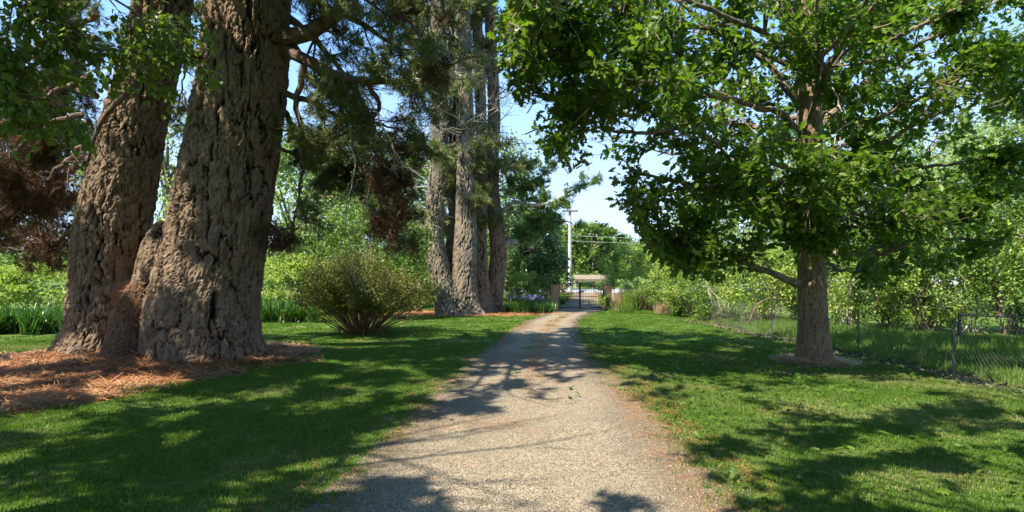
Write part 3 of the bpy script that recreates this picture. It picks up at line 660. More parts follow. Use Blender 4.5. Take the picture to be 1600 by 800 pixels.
# ================================================================== THE OAK
OX, OY = 6.05, 11.0
def oak_floor(p):
    x = p[:, 0] / p[:, 1] * OY; z = 1.6 + (p[:, 2] - 1.6) / p[:, 1] * OY
    lo = np.interp(x, [-2, -.35, .05, .9, 1.45, 1.75, 1.95, 2.5, 3.0, 4.2, 5.4, 5.9, 7.1, 9, 10.2, 14], [12, 6.4, 5.1, 3.8, 3.75, 4.6, 3.3, 2.6, 1.75, 1.55, 1.35, 1.7, 1.35, 1.8, 2.6, 3.0])
    return (z > lo) | (p[:, 1] < .5)
def oak_ok(p): return oak_floor(p) & (p[:, 2] > 1.3) & ~((p[:, 1] < 4.5) & (p[:, 2] < 5.2))
def build_oak():
    rng = np.random.default_rng(21)
    t = empty('oak_tree', (OX, OY, 0), 'broad green oak with low spreading limbs on the right lawn', 'tree')
    path = [(OX, OY, -.15, .46), (OX - .01, OY, .08, .36), (OX - .02, OY, .5, .30), (OX - .05, OY, 1.2, .262), (OX - .07, OY, 2.0, .25), (OX - .1, OY, 3, .235), (OX - .12, OY, 3.9, .22), (OX - .10, OY, 4.6, .23), (OX - .11, OY, 5.6, .21), (OX - .12, OY, 7, .18), (OX - .1, OY, 9, .10), (OX, OY, 10.6, .03)]
    trunk(path, 100, 300, .017, .035, .2, 33, 'trunk', M['oakbark'], t, ribs=.10, ribh=.35, lumps=.06)
    # two burrs where old limbs were cut
    lb = MB(); tw = []
    K = dict(n2=11, n3=10, l2=.36, l3=.46, lift=.0, wig=.13, flat=.35, k=(8, 5, 3), ok=oak_ok)
    def limb(ctrl, r0, r1, **k):
        p = curve([P(*c) for c in ctrl], 20); p[1:-1] += rng.normal(size=(18, 3)) * .022
        return ramify(lb, p, r0, r1, rng, **{**K, **k})
    V_ = [
        ([(1250, 442, 10.9), (1215, 432, 10.4), (1160, 408, 9.9), (1110, 385, 9.6), (1065, 362, 9.4), (1030, 345, 9.2)], .085, .02),
        ([(1262, 383, 10.9), (1215, 352, 10.4), (1150, 312, 9.8), (1075, 288, 9.3), (1022, 276, 9.0), (985, 262, 8.8)], .085, .02),
        ([(1258, 392, 10.9), (1205, 335, 10.0), (1155, 275, 9.2), (1105, 212, 8.6), (1072, 178, 8.3)], .065, .015),
        ([(1285, 396, 11), (1330, 396, 10.9), (1390, 392, 10.8), (1450, 372, 10.6), (1540, 375, 10.2), (1620, 360, 9.8)], .07, .02),
        ([(1280, 300, 10.8), (1320, 272, 10.2), (1370, 232, 9.6), (1420, 200, 9.2), (1500, 165, 8.6)], .08, .02),
        ([(1275, 205, 10.9), (1330, 150, 10.8), (1400, 92, 10.6), (1480, 45, 10.2), (1560, 0, 9.8)], .075, .02),
        ([(1272, 150, 11), (1300, 105, 11), (1330, 60, 11), (1380, 20, 11), (1430, -30, 11)], .085, .03),
        ([(1252, 210, 11), (1225, 180, 10.8), (1190, 170, 10.2), (1130, 150, 9.4), (1060, 140, 8.6), (990, 125, 8)], .075, .015),
        ([(1250, 165, 11), (1225, 135, 11), (1190, 90, 11), (1150, 55, 10.8), (1080, 40, 10.2), (1000, 10, 9.4)], .08, .02),
        ([(1250, 225, 11.1), (1200, 205, 11.6), (1120, 190, 12.2), (1040, 180, 12.6), (960, 150, 12.8), (900, 130, 12.8)], .07, .015),
        ([(1262, 120, 11), (1200, 60, 10.2), (1120, 20, 9.2), (1000, -20, 8.0), (900, -40, 7.2)], .07, .015),
        ([(1262, 290, 11.3), (1200, 285, 12.2), (1130, 250, 13), (1050, 240, 13.6), (980, 220, 14)], .06, .015),
        ([(1290, 350, 11.2), (1340, 335, 12), (1420, 310, 13), (1520, 290, 13.8)], .065, .015),
        ([(1262, 340, 10.6), (1240, 320, 9.6), (1215, 300, 8.8), (1230, 260, 8.2)], .05, .012),
        ([(1275, 360, 10.6), (1300, 330, 9.7), (1320, 290, 9.0), (1350, 270, 8.5)], .05, .012),
        ([(1275, 250, 10.8), (1330, 215, 11.4), (1420, 160, 12), (1530, 120, 12.4), (1620, 90, 12.4)], .06, .015),
        ([(1250, 330, 11.3), (1180, 330, 12), (1110, 340, 12.6), (1060, 330, 13)], .05, .012),
        ([(1285, 410, 11.3), (1330, 425, 12), (1390, 420, 12.6), (1460, 410, 13)], .045, .012),
    ]
    for c, r0, r1 in V_: tw += limb(c, r0, r1)
    # the left arm of the crown over the drive
    for c in ([(1100, 100, 9.8), (1000, 120, 9.6), (900, 150, 9.4), (850, 200, 9.2), (820, 210, 9.0)],
              [(1080, 40, 9.9), (960, 50, 9.6), (880, 80, 9.2), (820, 120, 8.9)],
              [(1000, 10, 9.4), (900, 10, 9), (830, 20, 8.6), (790, 60, 8.4)],
              [(1060, 200, 9.2), (990, 210, 9), (930, 200, 9), (890, 235, 8.9), (865, 262, 8.9)],
              [(1400, 340, 10.8), (1460, 320, 10.5), (1530, 300, 10.2), (1600, 300, 9.9)],
              [(1390, 250, 9.8), (1450, 260, 9.4), (1520, 250, 9), (1600, 235, 8.7)],
              [(1300, 200, 10), (1360, 190, 9.2), (1440, 150, 8.6), (1530, 110, 8.2)],
              [(1480, 60, 10), (1530, 90, 9.5), (1600, 130, 9)],
              [(1400, 60, 9.6), (1480, 20, 9), (1580, -30, 8.5)],
              [(1270, 330, 10.7), (1268, 320, 9.6), (1262, 318, 8.6)],
              [(1262, 370, 10.7), (1250, 365, 9.8), (1262, 345, 9.0)], 
              [(1270, 400, 10.7), (1285, 385, 9.9), (1275, 362, 9.0)],
              [(1160, 408, 9.9), (1120, 415, 9.6), (1080, 420, 9.4), (1050, 425, 9.2)], [(1110, 385, 9.6), (1060, 385, 9.4), (1015, 385, 9.2)],
              [(1310, 360, 9.8), (1370, 350, 9.0), (1430, 330, 8.4)],
              [(1000, 180, 9.4), (930, 170, 9.0), (880, 150, 8.8), (830, 150, 8.6)],
              [(960, 110, 9.2), (900, 100, 8.6), (850, 80, 8.2), (800, 90, 8)],
              [(960, 50, 9.0), (900, 40, 8.4), (840, 50, 8.0), (790, 0, 7.8)],
              [(1080, 60, 9.6), (1010, 90, 9), (950, 130, 8.4), (900, 190, 8.2)],
              [(1000, -60, 8), (900, -60, 7.6), (840, -20, 7.2), (800, 30, 7.0)]):
        tw += limb(c, .045, .01, n2=9)
    # all round: towards the camera, away, and the top
    for q in range(26):
        zz = rng.uniform(3.6, 10.2); a = rng.uniform(0, 2 * pi); ln = rng.uniform(2.8, 4.8) * (1.15 - max(0, zz - 6) / 9)
        p = wander((OX - .1, OY, zz), (math.cos(a), math.sin(a), .28), ln, 16, .09, .015, rng)
        tw += ramify(lb, p, .06, .015, rng, **{**K, 'n2': 9, 'n3': 8})
    lb.obj('limbs', M['oaklimb'], t)
    for c in ([(1300, 135, 9.4), (1312, 165, 9.3), (1322, 190, 9.2), (1355, 205, 9.1)], [(1330, 190, 9.0), (1310, 205, 9.0), (1303, 240, 9.0), (1298, 268, 9.0)],
              [(1313, 215, 9.0), (1310, 245, 9.0), (1296, 270, 9.0)], [(1090, 215, 8.9), (1060, 212, 8.8), (1030, 222, 8.7)]):
        p = curve([P(*q) for q in c], 14); p += rng.normal(size=p.shape) * .012; db = MB(); db.tube(p, np.linspace(.014, .006, 14), 5); db.obj('dead_twig', M['deadwood'], t)
    pos, fw = leaves_on(tw, 10.8, .065, rng, start=.0)
    ok = oak_ok(pos) & ~open_to_sun(pos); pos, fw = pos[ok], fw[ok]
    # thin the crown unevenly so that the sky shows through
    keep = rng.uniform(size=len(pos)) < np.clip(3.2 * (vn(pos * 1.15, 5) - .23) + 1.2 * sstep(1.4, 3.2, pos[:, 0] - OX), .14, 1); pos, fw = pos[keep], fw[keep]
    fw = norm(fw + np.array([0, 0, -.25])); nr = norm(rng.normal(size=pos.shape) * .55 + np.array([0, -.1, 1.0])); sc = rng.uniform(.10, .185, len(pos))
    rest = leaf_objects(OAK, 'leaf', M['oakleaf'], pos, fw, nr, sc, t, 300)
    v = in_view(pos, .06)
    mb = MB(); s = rest & v & (pos[:, 1] < 9.4); place(mb, OAK, pos[s], fw[s], nr[s], sc[s]); mb.obj('foliage', M['oakleaf'], t, kind='stuff')
    mb = MB(); s = rest & v & (pos[:, 1] >= 9.4); place(mb, OVATE, pos[s], fw[s], nr[s], sc[s]); mb.obj('foliage', M['oakleaf'], t, kind='stuff')
    mb = MB(); s = rest & ~v; print('oak leaves', len(pos), s.sum()); place(mb, SIMPLE, pos[s], fw[s], nr[s], sc[s] * 1.15); mb.obj('foliage', M['oakleaf'], t, kind='stuff')
build_oak()

# ================================================================== OVERHANGING LINDEN AND UNSEEN TREES ADDED FOR SHADE
def big_shade_tree(name, label, x, y, h, spread, limbs, rng, ok, per=7, objs=0, leafmat='lindenleaf', z0=4.5, size=(.06, .11), extra=(), far=1.6):
    t = empty(name, (x, y, 0), label, 'tree')
    trunk([(x, y, -.2, .45), (x, y, .2, .36), (x, y, 1.5, .28), (x + .1, y, h * .5, .22), (x, y, h * .8, .12), (x, y, h, .03)], 28, 70, .02, .05, .16, 44, 'trunk', M['oakbark'], t)
    lb = MB(); tw = []
    for q in range(limbs):
        zz = rng.uniform(z0, h * .93); a = rng.uniform(0, 2 * pi); ln = spread * rng.uniform(.6, 1) * (1.15 - .75 * (zz - z0) / (h - z0))
        p = wander((x, y, zz), (math.cos(a), math.sin(a), .3), ln, 16, .09, 0, rng)
        tw += ramify(lb, p, .04, .01, rng, n2=8, n3=6, l2=.35, l3=.5, ok=ok, k=(6, 4, 0))
    tw2 = []
    for c in extra:
        p = curve(c, 18); p[1:-1] += rng.normal(size=(16, 3)) * .015
        tw2 += ramify(lb, p, .03, .006, rng, n2=13, n3=9, l2=.30, l3=.26, k=(7, 4, 3), lift=-.04, r3=.0028, minr=.004, lmin=.3)
    lb.obj('limbs', M['twig'], t)
    pos, fw = leaves_on(tw, per, .10, rng)
    o = ok(pos) & ~open_to_sun(pos); pos, fw = pos[o], fw[o]
    n1 = len(pos); sc = rng.uniform(*size, n1) * far
    if tw2:
        p2, f2 = leaves_on(tw2, 7, .035, rng); pos = np.vstack([pos, p2]); fw = np.vstack([fw, f2]); sc = np.concatenate([sc, rng.uniform(.045, .082, len(p2))])
    fw = norm(fw + np.array([0, 0, -.5])); nr = norm(rng.normal(size=pos.shape) * .6 + np.array([0, -.3, .8]))
    rest = leaf_objects(OVATE, 'leaf', M[leafmat], pos, fw, nr, sc, t, objs) if objs else np.ones(len(pos), bool)
    for T_, sel in ((OVATE, in_view(pos, .05)), (SIMPLE, ~in_view(pos, .05))):
        mb = MB(); s = rest & sel
        if s.any(): place(mb, T_, pos[s], fw[s], nr[s], sc[s]); mb.obj('foliage', M[leafmat], t, kind='stuff')
    print(name, len(pos), in_view(pos, 0).sum())
    return t
def behind_ok(lim):
    def f(p):
        d = np.maximum(p[:, 1], .01); out = (p[:, 1] < .3) | ((p[:, 2] - 1.6) / d > .54) | (np.abs(p[:, 0]) / d > .97)
        return out & (p[:, 2] > lim)
    return f
r_ = np.random.default_rng(8)
lx = lambda px, py, d: P(px, py, d)
big_shade_tree('linden_tree', 'heart-leaved tree whose branch tips hang into the top left corner', -6.6, 1.2, 9.8, 4.8, 46, r_, behind_ok(3.0), per=18, objs=300,
               extra=[[lx(-420, -330, 3.4), lx(-150, -120, 4.0), lx(20, 10, 4.4), lx(120, 60, 4.7), lx(200, 100, 4.9)],
                      [lx(-420, -330, 3.4), lx(-60, -120, 4.3), lx(120, -30, 4.8), lx(230, 30, 5.0), lx(280, 70, 5.1)],
                      [lx(-420, -330, 3.4), lx(-160, -20, 3.9), lx(-20, 60, 4.2), lx(60, 110, 4.4), lx(100, 170, 4.5)],
                      [lx(-200, -300, 4.0), lx(0, -150, 4.4), lx(120, -60, 4.6), lx(180, 10, 4.8)],
                      [lx(-300, -100, 3.6), lx(-120, 60, 4.0), lx(-20, 130, 4.3), lx(40, 170, 4.4)],
                      [lx(-60, -120, 4.3), lx(60, -20, 4.5), lx(90, 40, 4.5), lx(110, 90, 4.5)]])
big_shade_tree('added_shade_tree', 'unseen leafy tree added right of the camera to shade the right foreground', 4.3, .2, 11, 5.8, 44, r_, behind_ok(3.6), per=20, leafmat='oakleaf', size=(.08, .13), far=1.9)  # out of view, added to throw shade on the right lawn
big_shade_tree('added_shade_tree', 'tall unseen tree added beyond the left edge to shade the big pine', -11.0, 4.6, 14, 5.6, 40, r_, behind_ok(3.2), per=15, leafmat='lindenleaf', size=(.08, .13))  # out of view, added to keep sun off the pine stems
big_shade_tree('added_shade_tree', 'unseen leafy tree added behind the camera to shade the lawn and drive', 1.8, -1.2, 12.0, 7.5, 46, r_, behind_ok(2.9), per=22, leafmat='oakleaf', size=(.08, .13))  # out of view, crown added overhead for shade on lawn and drive

# ================================================================== PINES BEYOND THE BUSH
def mid_pine(label, stems, seed, lead, needles=True, extra=(), bright=()):
    rng = np.random.default_rng(seed); b = P(*lead); t = empty('pine_tree', (b[0], b[1], 0), label, 'tree', 'tall grey-barked pines left of the drive')
    stems = [[(a, b_, r * .88, d) for a, b_, r, d in st] for st in stems]
    for q, st in enumerate(stems):
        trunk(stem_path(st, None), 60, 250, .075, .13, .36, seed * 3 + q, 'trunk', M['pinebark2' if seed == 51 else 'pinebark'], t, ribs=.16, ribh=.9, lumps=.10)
    lb = MB(); tw = []; twd = []; twb = []
    for st in stems:
        for q in range(22):
            k = rng.uniform(.35, 1) ** .8; rows = np.array(st, float); py = np.interp(k, np.linspace(0, 1, len(rows)), rows[:, 1]); px = np.interp(k, np.linspace(0, 1, len(rows)), rows[:, 0])
            d = rows[0, 3]; s = P(px, py, d); a = rng.uniform(0, 2 * pi); hi = s[2] > 12
            p = wander(s, (math.cos(a), math.sin(a), .2 if hi else -.05), rng.uniform(1.6, 4.2 if hi else 3.0), 12, .14, .02 if hi else -.03, rng)
            x = ramify(lb, p, .05, .012, rng, n2=6, n3=4, l2=.4, l3=.6, wig=.2, k=(6, 4, 3), r3=.011)
            (tw if (hi or rng.uniform() < .45) else twd).extend(x)
    for ctrl, r0 in extra:
        p = curve([P(*c) for c in ctrl], 20); p[1:-1] += rng.normal(size=(18, 3)) * .04
        twb += ramify(lb, p, r0, .03, rng, n2=9, n3=6, l2=.25, l3=.5, wig=.15, k=(8, 5, 3), r3=.012, lift=.03, flat=.4)
    lb.obj('limbs', M['palestem'], t)
    def tufts(tws, per, nm, mat, sz):
        if not tws: return
        pos, fw = leaves_on(tws, per, .08, rng); px = 800 + pos[:, 0] / pos[:, 1] * 860; py = 440 - (pos[:, 2] - 1.6) / pos[:, 1] * 860
        ok = ~((px > 890) & (py > 150) & (px < 1000) & (nm != 'bright_needles')); pos, fw = pos[ok], fw[ok]
        mb = MB(); place(mb, T_tuft(7, .7, .055, seed), pos, fw, rnd_dirs(len(pos), rng), rng.uniform(.2, .36, len(pos))); mb.obj(nm, M[mat], t, kind='stuff')
    tufts(tw, 9, 'needles', 'needle', 1); tufts(twb, 10, 'bright_needles', 'needle_bright', 1)
    return t
d1 = 27.0
mid_pine('double-stemmed grey pine nearest the lawn, its two trunks joined at the foot',
         [[(712, 505, 36, d1), (706, 488, 29, d1), (696, 455, 22, d1), (683, 410, 19, d1), (678, 370, 18, d1), (681, 310, 16, d1), (686, 240, 15, d1), (687, 120, 14, d1), (683, 0, 12, d1), (680, -150, 8, d1), (680, -240, 3, d1)],
          [(733, 503, 33, d1), (729, 484, 26, d1), (726, 440, 22, d1), (727, 385, 21, d1), (728, 320, 18, d1), (727, 220, 16, d1), (725, 110, 14, d1), (722, 0, 13, d1), (722, -170, 9, d1), (722, -280, 3, d1)],
          [(712, 460, 11, 27.6), (702, 430, 11, 27.6), (702, 400, 9, 27.6), (706, 360, 7, 27.6), (707, 300, 7, 27.6), (708, 200, 6, 27.6), (706, 60, 5, 27.6), (706, -60, 2, 27.6)]], 51, (718, 488, d1))
mid_pine('slim shaggy pine standing between the double pine and the crooked pine',
         [[(758, 500, 22, 28.6), (755, 482, 18, 28.6), (751, 440, 15, 28.6), (750, 380, 12, 28.6), (751, 300, 11, 28.6), (752, 200, 10, 28.6), (748, 80, 9, 28.6), (744, -20, 8, 28.6), (742, -180, 3, 28.6)]], 61, (755, 485, 28.6))
mid_pine('crooked dark pine closest to the gate with a low limb reaching right',
         [[(772, 499, 21, 29), (771, 480, 17, 29), (775, 440, 15, 29), (779, 400, 15, 29), (776, 355, 14, 29), (769, 310, 13, 29), (769, 250, 12, 29), (772, 180, 11, 29), (768, 80, 10, 29), (764, -30, 8, 29), (762, -160, 3, 29)]], 71, (771, 483, 29),
         extra=[([(783, 385, 29), (810, 376, 29), (840, 362, 29.3), (862, 345, 29.6)], .26),
                ([(778, 345, 29), (800, 315, 28.6), (840, 322, 28.2), (868, 312, 28), (900, 297, 27.8), (922, 290, 27.6)], .14),
                ([(776, 330, 29), (815, 335, 29.4), (850, 345, 29.8), (880, 345, 30), (895, 350, 30)], .10),
                ([(776, 300, 29), (820, 288, 28.8), (860, 268, 28.6)], .09)])

# ================================================================== SHRUBS AND TREES OF THE BACKGROUND
def leafy(name, label, cat, x, y, rx, ry, h, n, size, mat, seed, group=None, stems=8, stem_mat='twig', clumps=40, z0=.15, T=SIMPLE, clump_r=.22, flat=.25, trunk_r=None, stem_r=.02, droop=-.1, twigs=0):
    rng = np.random.default_rng(seed); g0 = float(gz(x, y)); t = empty(name, (x, y, g0), label, cat, group)
    # clump centres fill an uneven dome
    d = rnd_dirs(clumps, rng, .25); rr = rng.uniform(.30, 1, clumps) ** .45
    irr = .78 + .45 * vn(d * 1.7 + seed, seed)
    zc = g0 + h * (z0 + (1 - z0) * .5); hz = h * (1 - z0) * .5
    cc = np.stack([x + d[:, 0] * rr * rx * irr, y + d[:, 1] * rr * ry * irr, zc + d[:, 2] * rr * hz * irr * 1.05], 1)
    if rx > 2.4: n = int(n * .72); size *= 1.15
    m = max(1, n // clumps); R = np.array([rx, ry, hz * 1.3]) * clump_r
    cr = rng.uniform(.6, 1.35, clumps)
    off = rnd_dirs(clumps * m, rng) * (rng.uniform(0, 1, clumps * m) ** .5)[:, None]
    pos = np.repeat(cc, m, 0) + off * R * np.repeat(cr, m)[:, None]
    pos = pos[pos[:, 2] > gz(pos[:, 0], pos[:, 1]) + .02]
    fw = norm(rng.normal(size=pos.shape) + np.array([0, 0, droop])); nr = norm(rng.normal(size=pos.shape) * .8 + np.array([0, -.2, .8]))
    mb = MB(); place(mb, T, pos, fw, nr, rng.uniform(size * .65, size * 1.35, len(pos))); mb.obj('crown' if trunk_r else 'foliage', M[mat], t, kind='stuff')
    sb = MB()
    if trunk_r:
        top = np.array([x, y, zc]); p = curve([(x, y, g0 - .1), (x + rng.normal() * .1, y, g0 + h * .25), top, (x, y, g0 + h * .85)], 14); p[2:] += rng.normal(size=(12, 3)) * .03 * h / 6
        sb.tube(p, np.linspace(trunk_r, trunk_r * .2, 14), 9)
        for q in range(min(clumps, 28)):
            k = rng.integers(3, 12); sb.tube(curve([p[k], (p[k] + cc[q]) / 2 + rng.normal(size=3) * .05 * h / 4 , cc[q]], 7), np.linspace(trunk_r * .35, .01, 7), 5, cap=False)
        sb.obj('trunk', M[stem_mat], t)
    elif stems:
        for q in range(stems):
            c = cc[rng.integers(0, clumps)]; b = np.array([x + rng.normal() * rx * .12, y + rng.normal() * ry * .12, g0 - .03])
            mid = (b * .5 + c * .5) + np.array([rng.normal() * .05, rng.normal() * .05, h * .06]); p = curve([b, mid, c, c + (c - mid) * .25], 9)
            p[1:] += rng.normal(size=(8, 3)) * .012 * h; sb.tube(p, np.linspace(stem_r, stem_r * .3, 9), 5, cap=False)
        sb.obj('stems', M[stem_mat], t)
    return t

# the multi-stemmed bush on the left lawn
def build_bush():
    rng = np.random.default_rng(41); x, y = (565 - 800) / 860 * 17.0, 17.0
    t = empty('azalea_bush', (x, y, float(gz(x, y))), 'olive and bronze bush fanning out on many thin red-brown stems on the left lawn', 'bush')
    sb = MB(); tips = []
    for q in range(150):
        a = rng.uniform(0, 2 * pi); sp = rng.uniform(.1, 1.0) ** .7; b = np.array([x + math.cos(a) * .38 * sp, y + math.sin(a) * .38 * sp, gz(x, y) - .03])
        ln = rng.uniform(1.5, 2.75) * (1 - .06 * sp); lean = sp * 1.12
        p = wander(b, (math.cos(a) * math.sin(lean), math.sin(a) * math.sin(lean), math.cos(lean)), ln, 10, .07, .035, rng)
        sb.tube(p, np.linspace(rng.uniform(.010, .022), .005, 10), 5, cap=False)
        for w in range(7):
            k = rng.integers(3, 9); tt = norm(p[k + 1] - p[k]); c = wander(p[k], side_dir(tt, rng.uniform(.3, .9), rng), rng.uniform(.25, .75), 5, .15, .02, rng)
            sb.tube(c, np.linspace(.006, .002, 5), 3, cap=False); tips.append(c)
        tips.append(p[6:])
    sb.obj('stems', M['redstem'], t)
    pos, fw = leaves_on(tips, 40, .10, rng, start=.15); ok = (pos[:, 2] > .50 + .5 * vn(pos * 2.5, 6)) ; pos, fw = pos[ok], fw[ok]
    mb = MB(); place(mb, SIMPLE, pos, norm(fw + np.array([0, 0, .3])), norm(rng.normal(size=pos.shape) * .7 + np.array([0, 0, .8])), rng.uniform(.05, .095, len(pos)))
    mb.obj('foliage', M['bushleaf'], t, kind='stuff'); print('bush', len(pos))
build_bush()

def at(px, d): return (px - 800) / 860 * d
G1 = 'shrubs and trees behind the left lawn'
leafy('shrub', 'light green spreading shrub behind the strap-leaved row at far left', 'shrub', at(60, 27), 27, 4.2, 2.2, 2.3, 16000, .13, 'yellowleaf', 101, G1, clumps=60)
leafy('shrub', 'light green shrub partly hidden by the big twin pine', 'shrub', at(-90, 27), 27, 4, 3, 3.2, 9000, .17, 'midleaf', 102, G1, clumps=40)
leafy('willow_tree', 'pale willow-like tree seen in the gap between the two big stems', 'tree', at(262, 36), 36, 6, 4, 12.5, 12000, .24, 'paleleaf', 103, G1, trunk_r=.35, clumps=90, T=SIMPLE)
leafy('willow_tree', 'pale weeping tree seen just right of the big twin pine', 'tree', at(470, 31), 31, 4.2, 3, 9.2, 22000, .2, 'paleleaf', 104, G1, trunk_r=.3, clumps=100, droop=-1.1)
leafy('broadleaf_tree', 'dark tree at far left behind the brown dead branches', 'tree', at(20, 40), 40, 9, 5, 15, 17000, .32, 'darkleaf', 105, G1, trunk_r=.4, clumps=90)
leafy('broadleaf_tree', 'mid green tree rising behind the bronze bush', 'tree', at(585, 24), 24, 2.5, 1.8, 5.3, 15000, .115, 'midleaf', 106, G1, trunk_r=.1, clumps=90, droop=-.7, clump_r=.2)
leafy('broadleaf_tree', 'tall grey-green tree whose top shows left of the grey pines', 'tree', at(560, 44), 44, 8, 5, 13, 13000, .3, 'midleaf', 107, G1, trunk_r=.4, clumps=100)
leafy('hedge_shrub', 'dense rounded green shrub between the bronze bush and the grey pines', 'shrub', at(630, 23.5), 23.5, 1.35, 1.2, 1.75, 6500, .09, 'midleaf', 108, G1, clumps=45)
leafy('hedge_shrub', 'low yellow-green shrub behind the strap leaves near the big pine', 'shrub', at(455, 26), 26, 3.0, 1.6, 2.7, 11000, .13, 'yellowleaf', 109, G1, clumps=45)
leafy('shrub', 'lime green shrub glimpsed between the two stems of the big pine', 'shrub', at(262, 28), 28, 3, 1.6, 4.0, 8000, .14, 'yellowleaf', 115, G1, clumps=50)
leafy('shrub', 'green bush filling the gap behind the grey pines', 'shrub', at(700, 33), 33, 3, 2, 4.6, 8000, .15, 'midleaf', 110, G1, clumps=60)
leafy('broadleaf_tree', 'broad tree in the distance behind the grey pines', 'tree', at(720, 50), 50, 9, 5, 14, 9000, .34, 'midleaf', 111, G1, trunk_r=.4, clumps=90)
G2 = 'planting around the gate'
leafy('camellia_tree', 'dark glossy-leaved tree overhanging the bed left of the gate', 'tree', at(836, 35), 35, 2.1, 2, 5.2, 13000, .16, 'darkleaf', 120, G2, trunk_r=.14, clumps=80)
leafy('camellia_tree', 'dark tree behind the low limb of the crooked pine', 'tree', at(800, 38), 38, 3.4, 2.5, 6.6, 12000, .2, 'darkleaf', 121, G2, trunk_r=.18, clumps=80)
leafy('shrub', 'domed lime green shrub behind the violet flowers', 'shrub', at(815, 30.8), 30.8, 1.15, .9, 2.05, 5000, .085, 'yellowleaf', 122, G2, clumps=36)
leafy('shrub', 'grey-green twiggy shrub beside the left gate pillar', 'shrub', at(846, 31.3), 31.3, .75, .7, 1.9, 3000, .08, 'midleaf', 123, G2, stem_mat='palestem', stems=26, clumps=26)
leafy('shrub', 'small bright lime shrub touching the left gate pillar', 'shrub', at(860, 32), 32, .5, .5, 1.4, 1800, .08, 'yellowleaf', 124, G2, clumps=18)
leafy('shrub', 'bright yellow-green shrub covering the right gate pillar foot', 'shrub', at(945, 30.0), 30.0, .36, .4, .95, 1800, .09, 'yellowleaf', 125, G2, clumps=20)
leafy('shrub', 'tall pale yellow-green shrub behind the right gate pillar', 'shrub', at(976, 36), 36, 1.9, 1.5, 3.7, 8000, .11, 'yellowleaf', 126, G2, clumps=60)
leafy('shrub', 'sunlit mounded shrub right of the pinkish grasses', 'shrub', at(1020, 29), 29, 1.6, 1.2, 1.5, 6000, .09, 'midleaf', 127, G2, clumps=46)
leafy('shrub', 'loose pale shrub between the tussocks and the mounded shrub', 'shrub', at(992, 30.5), 30.5, 1.1, .8, 1.7, 4500, .09, 'paleleaf', 130, G2, clumps=40)
leafy('shrub', 'low bushy green shrub along the lawn edge left of the fence end', 'shrub', at(1060, 28.5), 28.5, 1.2, .8, 1.2, 4500, .08, 'midleaf', 131, G2, clumps=40)
leafy('shrub', 'yellow-green shrub under the oak tips right of the gate', 'shrub', at(1045, 34), 34, 2.2, 1.5, 3.0, 7500, .12, 'yellowleaf', 128, G2, clumps=56)
leafy('shrub', 'low green shrub at the lawn edge where the fence ends', 'shrub', at(1100, 23.6), 23.6, .42, .4, .75, 1500, .07, 'midleaf', 129, G2, clumps=16)
G3 = 'thicket behind the wire fence'
th = [(1075, 26, 1.8, 3.4, 'yellowleaf', 'pale loose shrub at the gate end of the thicket'),
      (1130, 24, 1.9, 3.6, 'midleaf', 'green shrub behind the far fence posts'),
      (1195, 21.5, 1.9, 3.0, 'yellowleaf', 'yellow-green shrub seen just left of the oak trunk'),
      (1255, 22, 2.0, 3.4, 'midleaf', 'shrub hidden behind the oak trunk'),
      (1325, 19.5, 1.6, 2.7, 'yellowleaf', 'bright shrub just right of the oak trunk'),
      (1385, 19.0, 1.7, 3.0, 'midleaf', 'tangled shrub with pale stems right of the oak'),
      (1450, 18.0, 1.8, 3.1, 'yellowleaf', 'pale twiggy shrub above the nearest fence post'),
      (1520, 17.5, 1.9, 3.6, 'midleaf', 'green shrub with many thin upright stems near the right edge'),
      (1590, 16.8, 2.0, 4.0, 'midleaf', 'tall leafy shrub at the right edge'),
      (1680, 16.2, 2.2, 4.2, 'yellowleaf', 'shrub cut by the right edge of the picture')]
for q, (px, d, rx, h, mt, lab) in enumerate(th):
    leafy('thicket_shrub', lab, 'shrub', at(px, d), d, rx, 1.3, h * 1.1, 6400, .11, mt, 140 + q, G3, stems=30, stem_mat='deadwood' if q % 3 == 1 else 'twig', clumps=80, stem_r=.014, clump_r=.18, z0=.02)
tr_ = [(1110, 44, 5, 8.5, 'yellowleaf', 'sunlit tree far behind the lower left oak limb'), (1215, 38, 5, 11.5, 'midleaf', 'tree beyond the thicket behind the oak crown'),
       (1330, 34, 5, 12, 'yellowleaf', 'light tree beyond the thicket right of the oak trunk'), (1440, 31, 4.5, 11.5, 'midleaf', 'tree beyond the thicket under the right oak limb'),
       (1560, 25, 3.6, 8.5, 'paleleaf', 'pale feathery tree near the right edge'), (1690, 24, 4, 11, 'midleaf', 'tall tree cut by the right edge')]
for q, (px, d, rx, h, mt, lab) in enumerate(tr_):
    leafy('broadleaf_tree', lab, 'tree', at(px, d), d, rx, 3, h, 9000, .19, mt, 160 + q, 'trees beyond the thicket', trunk_r=.2, clumps=80)
G4 = 'trees across the road'
far = [(925, 74, 4.4, 8.6, 'needle_bright', 'tall bushy tree behind the roadside shelter'), (955, 100, 7, 9.0, 'midleaf', 'rounded grey-green tree on the rise right of the tall one'),
       (900, 95, 8, 9.0, 'midleaf', 'tree across the road left of the pole'), (985, 84, 7, 5.5, 'yellowleaf', 'low sunlit tree across the road behind the right pillar'),
       (850, 80, 9, 10, 'midleaf', 'wide tree across the road behind the dark glossy trees'), (1050, 90, 12, 7.5, 'midleaf', 'wide tree across the road behind the oak tips'),
       (770, 85, 12, 12, 'midleaf', 'large tree across the road behind the crooked pine')]
for q, (px, d, rx, h, mt, lab) in enumerate(far):
    leafy('broadleaf_tree', lab, 'tree', at(px, d), d, rx, rx * .6, h, 9000, .42, mt, 180 + q, G4, trunk_r=.3, clumps=80, clump_r=.18)
